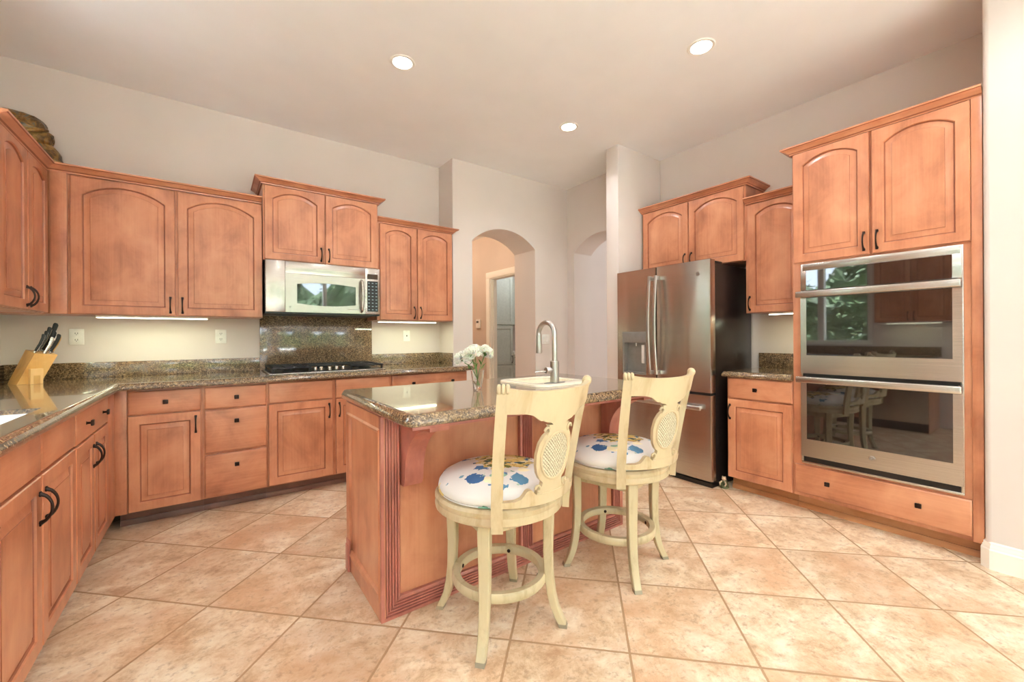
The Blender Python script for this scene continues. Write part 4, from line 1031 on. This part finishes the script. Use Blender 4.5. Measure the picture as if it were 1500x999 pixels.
# ------------------------------------------------------------------ vase with carnations
VX, VY = 1.107, 1.835
t = thing('vase', 'small clear cut-glass vase holding white flowers on the island', 'vase', (VX, VY, ZT))
n = 16
def fac(r, z): return [(r * (1 + .04 * (k % 2)) * math.cos(2 * PI * k / n), r * (1 + .04 * (k % 2)) * math.sin(2 * PI * k / n), z) for k in range(n)]
MB().loft([fac(.017, .0006), fac(.020, .006), fac(.031, .07), fac(.034, .098), fac(.0315, .098), fac(.0285, .07), fac(.0175, .014)]).obj('glass', 'vaseglass', t, 20)
rr = random.Random(5)
def carnation(top, r, label, tilt):
    o = thing('carnation', label, 'flower', (VX, VY, ZT + 0.02), 0, 'white carnations in the vase')
    tx, ty, tz = top; base = (-tx * .12, -ty * .12, 0.0)
    MB().tube([base, (tx * .10, ty * .10, .05), (tx * .38, ty * .38, .095), (tx * .8, ty * .8, tz - r * .75), (tx, ty, tz - r * .3)], [.0022, .0022, .0022, .0024, .003], 7).obj('stem', 'leaf', o)
    m = MB(); m.lathe([(.004, 0), (.010, .012), (.011, .022), (.004, .024)], tx, ty, tz - r * .62, 12); m.obj('calyx', 'leaf', o)
    m = MB(); ax = Vector((tx * 2.2, ty * 2.2, 0.16)).normalized(); u = ax.orthogonal().normalized(); v = ax.cross(u)
    for i in range(86):
        f = (i + .5) / 86; th = math.acos(1 - 1.32 * f); ph = i * 2.39996
        d = (ax * math.cos(th) + (u * math.cos(ph) + v * math.sin(ph)) * math.sin(th)).normalized()
        sd = ax.cross(d); sd = sd.normalized() if sd.length > 1e-3 else u
        up = d.cross(sd).normalized(); R = r * (0.80 + .2 * math.sin(th)) * rr.uniform(.9, 1.06); c0 = Vector((tx, ty, tz - r * .25))
        root = c0 + d * R * .35; wv = r * rr.uniform(.30, .42); cols = []
        for a in (0, .55, 1.0):
            row = []
            for j in range(6):
                s = (j / 5 - .5) * 2; ruf = (.10 * r * math.sin(j * 2.5 + i)) * a
                row.append(root + d * (R * .65 * a - .09 * r * s * s * a + (rr.uniform(-.05, .05) * r if a == 1 else 0)) + sd * wv * s * (0.25 + .75 * a) + up * ruf)
            cols.append(row)
        m.loft(cols, False, False, closed=False)
    m.obj('blossom', 'petal', o, 60)
    for k in range(2):
        a = rr.uniform(0, 6.28); m = MB(); p = Vector((tx * .5, ty * .5, .085 + .02 * k)); d = Vector((math.cos(a), math.sin(a), .7)).normalized() * .05; s = Vector((-math.sin(a), math.cos(a), 0)) * .004
        m.loft([[p - s, p + s], [p + d * .5 - s * 1.2 + Vector((0, 0, .004)), p + d * .5 + s * 1.2 + Vector((0, 0, .004))], [p + d - s * .1, p + d + s * .1]], False, False, closed=False); m.obj('leaf', 'leaf', o, 60)
carnation((-.030, .010, .168), .054, 'large white carnation at the left front of the glass vase', 0)
carnation((.048, .000, .178), .046, 'white carnation leaning right over the glass vase', 0)
carnation((.006, .040, .184), .042, 'white carnation standing highest in the middle of the vase', 0)
carnation((-.068, .052, .148), .040, 'white carnation drooping lowest at the far left of the vase', 0)

# ------------------------------------------------------------------ knife block
KP = (-0.945, 3.72)
KA = math.radians(28)
t = thing('knife_block', 'bamboo knife block full of knives in the worktop corner', 'knife block', (KP[0], KP[1], ZT + .0006), KA)
LEAN = 0.075; KW, KD, KH = 0.098, 0.15, 0.185
m = MB(); m.loft([[(0, 0, 0), (KW, 0, 0), (KW, KD, 0), (0, KD, 0)], [(LEAN, 0, KH), (KW + LEAN, 0, KH - .012), (KW + LEAN, KD, KH + .01), (LEAN, KD, KH + .022)]])
m.obj('block', 'bamboo', t)
m = MB(); m.loft([[(KW * .48, -.034, 0), (KW * 1.02, -.034, 0), (KW * 1.02, -.0005, 0), (KW * .48, -.0005, 0)], [(KW * .50, -.034, .092), (KW * 1.04, -.034, .092), (KW * 1.04, -.0005, .092), (KW * .50, -.0005, .092)]])
sh = m.obj('steel_holder', 'bamboolight', t)
MB().box(KW * .62, KW * .9, -.0352, -.0342, 0.0, .052).obj('slot_panel', 'bamboo', sh)
AX = Vector((LEAN, 0, KH)).normalized()
def knife(x, y, L, w, kind, label):
    z0 = KH + (y / KD) * .022 - .012 * (x / KW) + .0012
    ca, sa = math.cos(KA), math.sin(KA); px, py = x + LEAN, y
    o = thing('kitchen_knife' if kind != 'scissors' else 'kitchen_scissors', label, 'scissors' if kind == 'scissors' else 'knife', (KP[0] + px * ca - py * sa, KP[1] + px * sa + py * ca, ZT + z0), KA, None if kind == 'scissors' else 'knives in the block')
    def P(s, d, e=0.0): return AX * s + Vector((AX.z, 0, -AX.x)) * d + Vector((0, e, 0))
    if kind == 'scissors':
        for s in (-1, 1):
            pts = [P(.045 + .026 * math.sin(a), 0.004 * s, s * .019 + .015 * math.cos(a)) for a in [2 * PI * k / 18 for k in range(19)]]
            MB().tube(pts, .0055, 8).obj('handle_loop', 'blacksoft', o)
        MB().tube([P(0, 0), P(.025, 0)], .006, 8).obj('shank', 'blacksoft', o); return
    mat = {'black': 'blacksoft', 'steel': 'blacksoft', 'wood': 'bamboo', 'clear': 'steel'}[kind]
    m = MB(); loops = []
    for s, hw, off in ((0.010, .55, 0), (.03, .62, 0), (L * .5, .7, .002), (L * .8, .78, .0), (L * .95, .85, -.004), (L, .5, -.006)):
        loops.append([P(s, off + w * hw * math.cos(2 * PI * k / 12), w * .42 * math.sin(2 * PI * k / 12)) for k in range(12)])
    hd = m.loft(loops).obj('handle', mat, o)
    m = MB(); m.loft([[P(s, w * .6 * math.cos(2 * PI * k / 12), w * .45 * math.sin(2 * PI * k / 12)) for k in range(12)] for s in (-.0005, .0095)]); m.obj('bolster', 'steel', o)
    if kind == 'steel':
        m = MB(); m.tube([P(.012, w * .62, 0), P(L * .5, w * .74 + .002, 0), P(L * .8, w * .80, 0), P(L * .94, w * .84 - .004, 0)], w * .16, 8); m.obj('tang', 'steel', hd)
for x, y, L, w, k, lb in ((0.006, 0.030, .085, .011, 'steel', 'black-handled steak knife with steel tang at the left front of the block'),
                          (0.022, 0.065, .098, .012, 'steel', 'black-handled knife with steel tang second from the left in the block'),
                          (0.038, 0.100, .115, .014, 'steel', 'black-handled knife with long curved steel tang behind the others'),
                          (0.046, 0.018, .075, .015, 'clear', 'short steel-handled knife leaning at the front of the block'),
                          (0.056, 0.060, .100, .013, 'steel', 'black-handled knife with steel tang in the middle of the block'),
                          (0.060, 0.118, .135, .017, 'black', 'tallest black-handled knife standing at the back of the block'),
                          (0.076, 0.045, .090, .014, 'black', 'plain black-handled knife right of the middle of the block'),
                          (0.091, 0.075, .080, .014, 'wood', 'knife with a pale wooden handle at the right end of the block')):
    knife(x, y, L * 1.42, w * 0.92, k, lb)
knife(.092, .139, .1, .01, 'scissors', 'black-handled kitchen scissors at the back right of the block')

# ------------------------------------------------------------------ sculpture, figurine
t = thing('sculpture', 'lumpy bronze and gold sculpture on top of the corner wall cabinets', 'sculpture', (-0.93, 3.86, 2.2285))
rr = random.Random(3)
def blob(rings, ny=0.75, n=40, amp=0.012, seed=0):
    from mathutils import noise
    m = MB(); loops = []
    for i, (z, cx, r) in enumerate(rings):
        L = []
        for k in range(n):
            a = 2 * PI * k / n; p = Vector((cx + r * math.cos(a), r * ny * math.sin(a), z))
            d = noise.noise(p * 14 + Vector((seed, 0, 0))) * amp + noise.noise(p * 34) * amp * .5
            L.append((p.x + d * math.cos(a), p.y + d * math.sin(a), p.z + d * .4))
        loops.append(L)
    return m.loft(loops)
def smooth_rings(tab, n):
    out = []
    for i in range(n + 1):
        f = i / n * (len(tab) - 1); k = min(int(f), len(tab) - 2); u = f - k; u = u * u * (3 - 2 * u)
        out.append(tuple(a + (b2 - a) * u for a, b2 in zip(tab[k], tab[k + 1])))
    return out
blob(smooth_rings([(0.0, .085, .050), (.035, .082, .074), (.08, .072, .090), (.13, .062, .086), (.175, .045, .072), (.19, .04, .066)], 20), amp=.006).obj('scaly_body', 'bronzegold', t, 70)
blob(smooth_rings([(.165, .03, .06), (.185, .02, .086), (.22, .005, .108), (.26, -.012, .122), (.30, -.025, .112), (.335, -.04, .086), (.355, -.05, .055), (.362, -.055, .012)], 24), amp=.016, seed=4).obj('hooded_shell', 'bronzegold', t, 70)
m = MB(); m.tube([(-.04, -.088, .20), (.01, -.098, .222), (.06, -.082, .245), (.10, -.045, .262)], [.008, .014, .013, .006], 10); m.obj('fold', 'bronzegold', t, 70)
t = thing('figurine', 'small mossy frog figurine on the floor beside the fridge', 'figurine', (3.205, 1.636, 0.0), -PI / 2)
MB().lathe([(.001, .0005), (.030, .0005), (.033, .006), (.031, .014), (.024, .02), (.001, .022)], n=24).obj('base', 'frog', t)
MB().ball((0, 0.004, .040), (.022, .022, .026)).obj('body', 'frog', t)
hd = MB().ball((0, -.006, .070), (.017, .015, .014)).obj('head', 'frogpale', t)
m = MB(); [m.ball((s * .009, -.008, .084), .006, 10, 8) for s in (-1, 1)]; m.obj('eyes', 'frogpale', hd)
for s in (-1, 1): MB().tube([(s * .012, -.010, .05), (s * .024, -.022, .038), (s * .018, -.030, .022)], [.006, .006, .004], 8).obj('arm', 'frogpale', t)
for s in (-1, 1): MB().ball((s * .021, .0, .027), (.010, .017, .012), 12, 8).obj('thigh', 'frog', t)

# ------------------------------------------------------------------ outlets, switch, thermostat
def outlet(x, label, gfci=False):
    t = thing('wall_outlet', label, 'wall outlet', (x, YW, 1.196), 0, 'outlets on the back wall')
    hw = .058 if x < -.5 else .036
    MB().box(-.036 if gfci else -.037, .036 if gfci else .037, -.006, -.0003, -.055, .055, .003).obj('cover_plate', 'white', t)
    if gfci:
        f = MB().box(-.017, .017, -.0085, -.0062, -.034, .034, .002).obj('receptacle', 'white', t)
        MB().box(-.006, .006, -.0100, -.0086, -.008, .008).obj('reset_button', 'grayplate', f)
    else:
        for zz in (-.022, .022):
            f = MB().lathe([(.0165, -.0063), (.0165, -.0082), (.001, -.0082)], 0, 0, zz, 20, 'y').obj('receptacle', 'white', t)
            m = MB()
            for xx in (-.006, .006): m.box(xx - .0015, xx + .0015, -.0088, -.0083, zz - .003, zz + .007)
            m.lathe([(.0025, -.0083), (.0025, -.0088)], 0, 0, zz - .008, 8, 'y'); m.obj('slots', 'grayplate', f)
    return t
outlet(-0.757, 'double wall outlet beside the knife block'); outlet(0.055, 'double wall outlet just left of the cooktop splashback'); outlet(1.609, 'white reset-button wall outlet right of the cooktop', True)
t = thing('light_switch', 'white two-rocker light switch between the two arches', 'light switch', (3.215, 3.758, 1.15))
MB().box(-.058, .058, -.006, -.0003, -.058, .058, .003).obj('cover_plate', 'white', t)
for s in (-1, 1): MB().box(s * .023 - .0165, s * .023 + .0165, -.010, -.0062, -.033, .033, .003).obj('rocker', 'white', t)
t = thing('thermostat', 'white thermostat on the hall wall seen through the arch', 'thermostat', (XH, 5.50, 1.385), -PI / 2)
MB().box(-.055, .055, -.028, -.0003, -.07, .07, .008).obj('case', 'white', t); MB().box(-.032, .032, -.0295, -.0282, .012, .045).obj('screen', 'grayplate', t)
t = thing('wall_plate', 'blank white cover plate below the thermostat in the hall', 'cover plate', (XH, 5.60, 1.0), -PI / 2)
MB().box(-.035, .035, -.006, -.0003, -.057, .057, .003).obj('cover_plate', 'white', t); MB().box(-.004, .004, -.010, -.0062, -.010, .010, .002).obj('toggle', 'white', t)

# ------------------------------------------------------------------ pantry cabinets seen through the hall door
def shaker(t, x0, x1, z0, z1, name='door'):
    m = MB(); st = .055
    def L(d, y): return [(x0 + d, y, z0 + d), (x1 - d, y, z0 + d), (x1 - d, y, z1 - d), (x0 + d, y, z1 - d)]
    m.loft([L(0, .02), L(0, .002), L(.002, 0), L(st, 0), L(st + .001, .009)]); return m.obj(name, 'shaker', t)
PX, PY = 3.60, 5.85
t = thing('pantry_cabinet', 'tall sage shaker pantry cabinet inside the room off the hall', 'cabinet', (PX, PY, 0))
PW = 0.66
MB().box(0, PW, .0205, .64, .10, 2.25).obj('carcass', 'shaker', t); MB().box(0, PW, .08, .64, 0, .0995).obj('toe_kick', 'shaker', t)
for z0, z1 in ((1.395, 2.24), (.71, 1.375), (.11, .69)):
    d = shaker(t, .20, PW - .004, z0, z1)
    if z0 == .71: pull(PW - .03, .79, d, L=.12)
t = thing('pantry_cabinet', 'sage base cabinet with white top beside the tall pantry cabinet', 'cabinet', (PX + PW + .002, PY, 0))
MB().box(0, 1.1, .0205, .64, .10, .87).obj('carcass', 'shaker', t); MB().box(0, 1.1, .08, .64, 0, .0995).obj('toe_kick', 'shaker', t)
for a in (.005, .555): d = shaker(t, a, a + .54, .11, .86); pull(a + .03, .76, d, L=.12)
MB().box(-.0005, 1.1, -.02, .645, .8705, .91, .003).obj('worktop', 'white', t)
t = thing('pantry_cabinet', 'sage wall cabinet above the pantry base cabinet', 'cabinet', (PX + PW + .002, PY + .30, 1.40))
MB().box(0, 1.1, .0205, .345, 0, .86).obj('carcass', 'shaker', t)
for a in (.005, .555): shaker(t, a, a + .54, .005, .85)
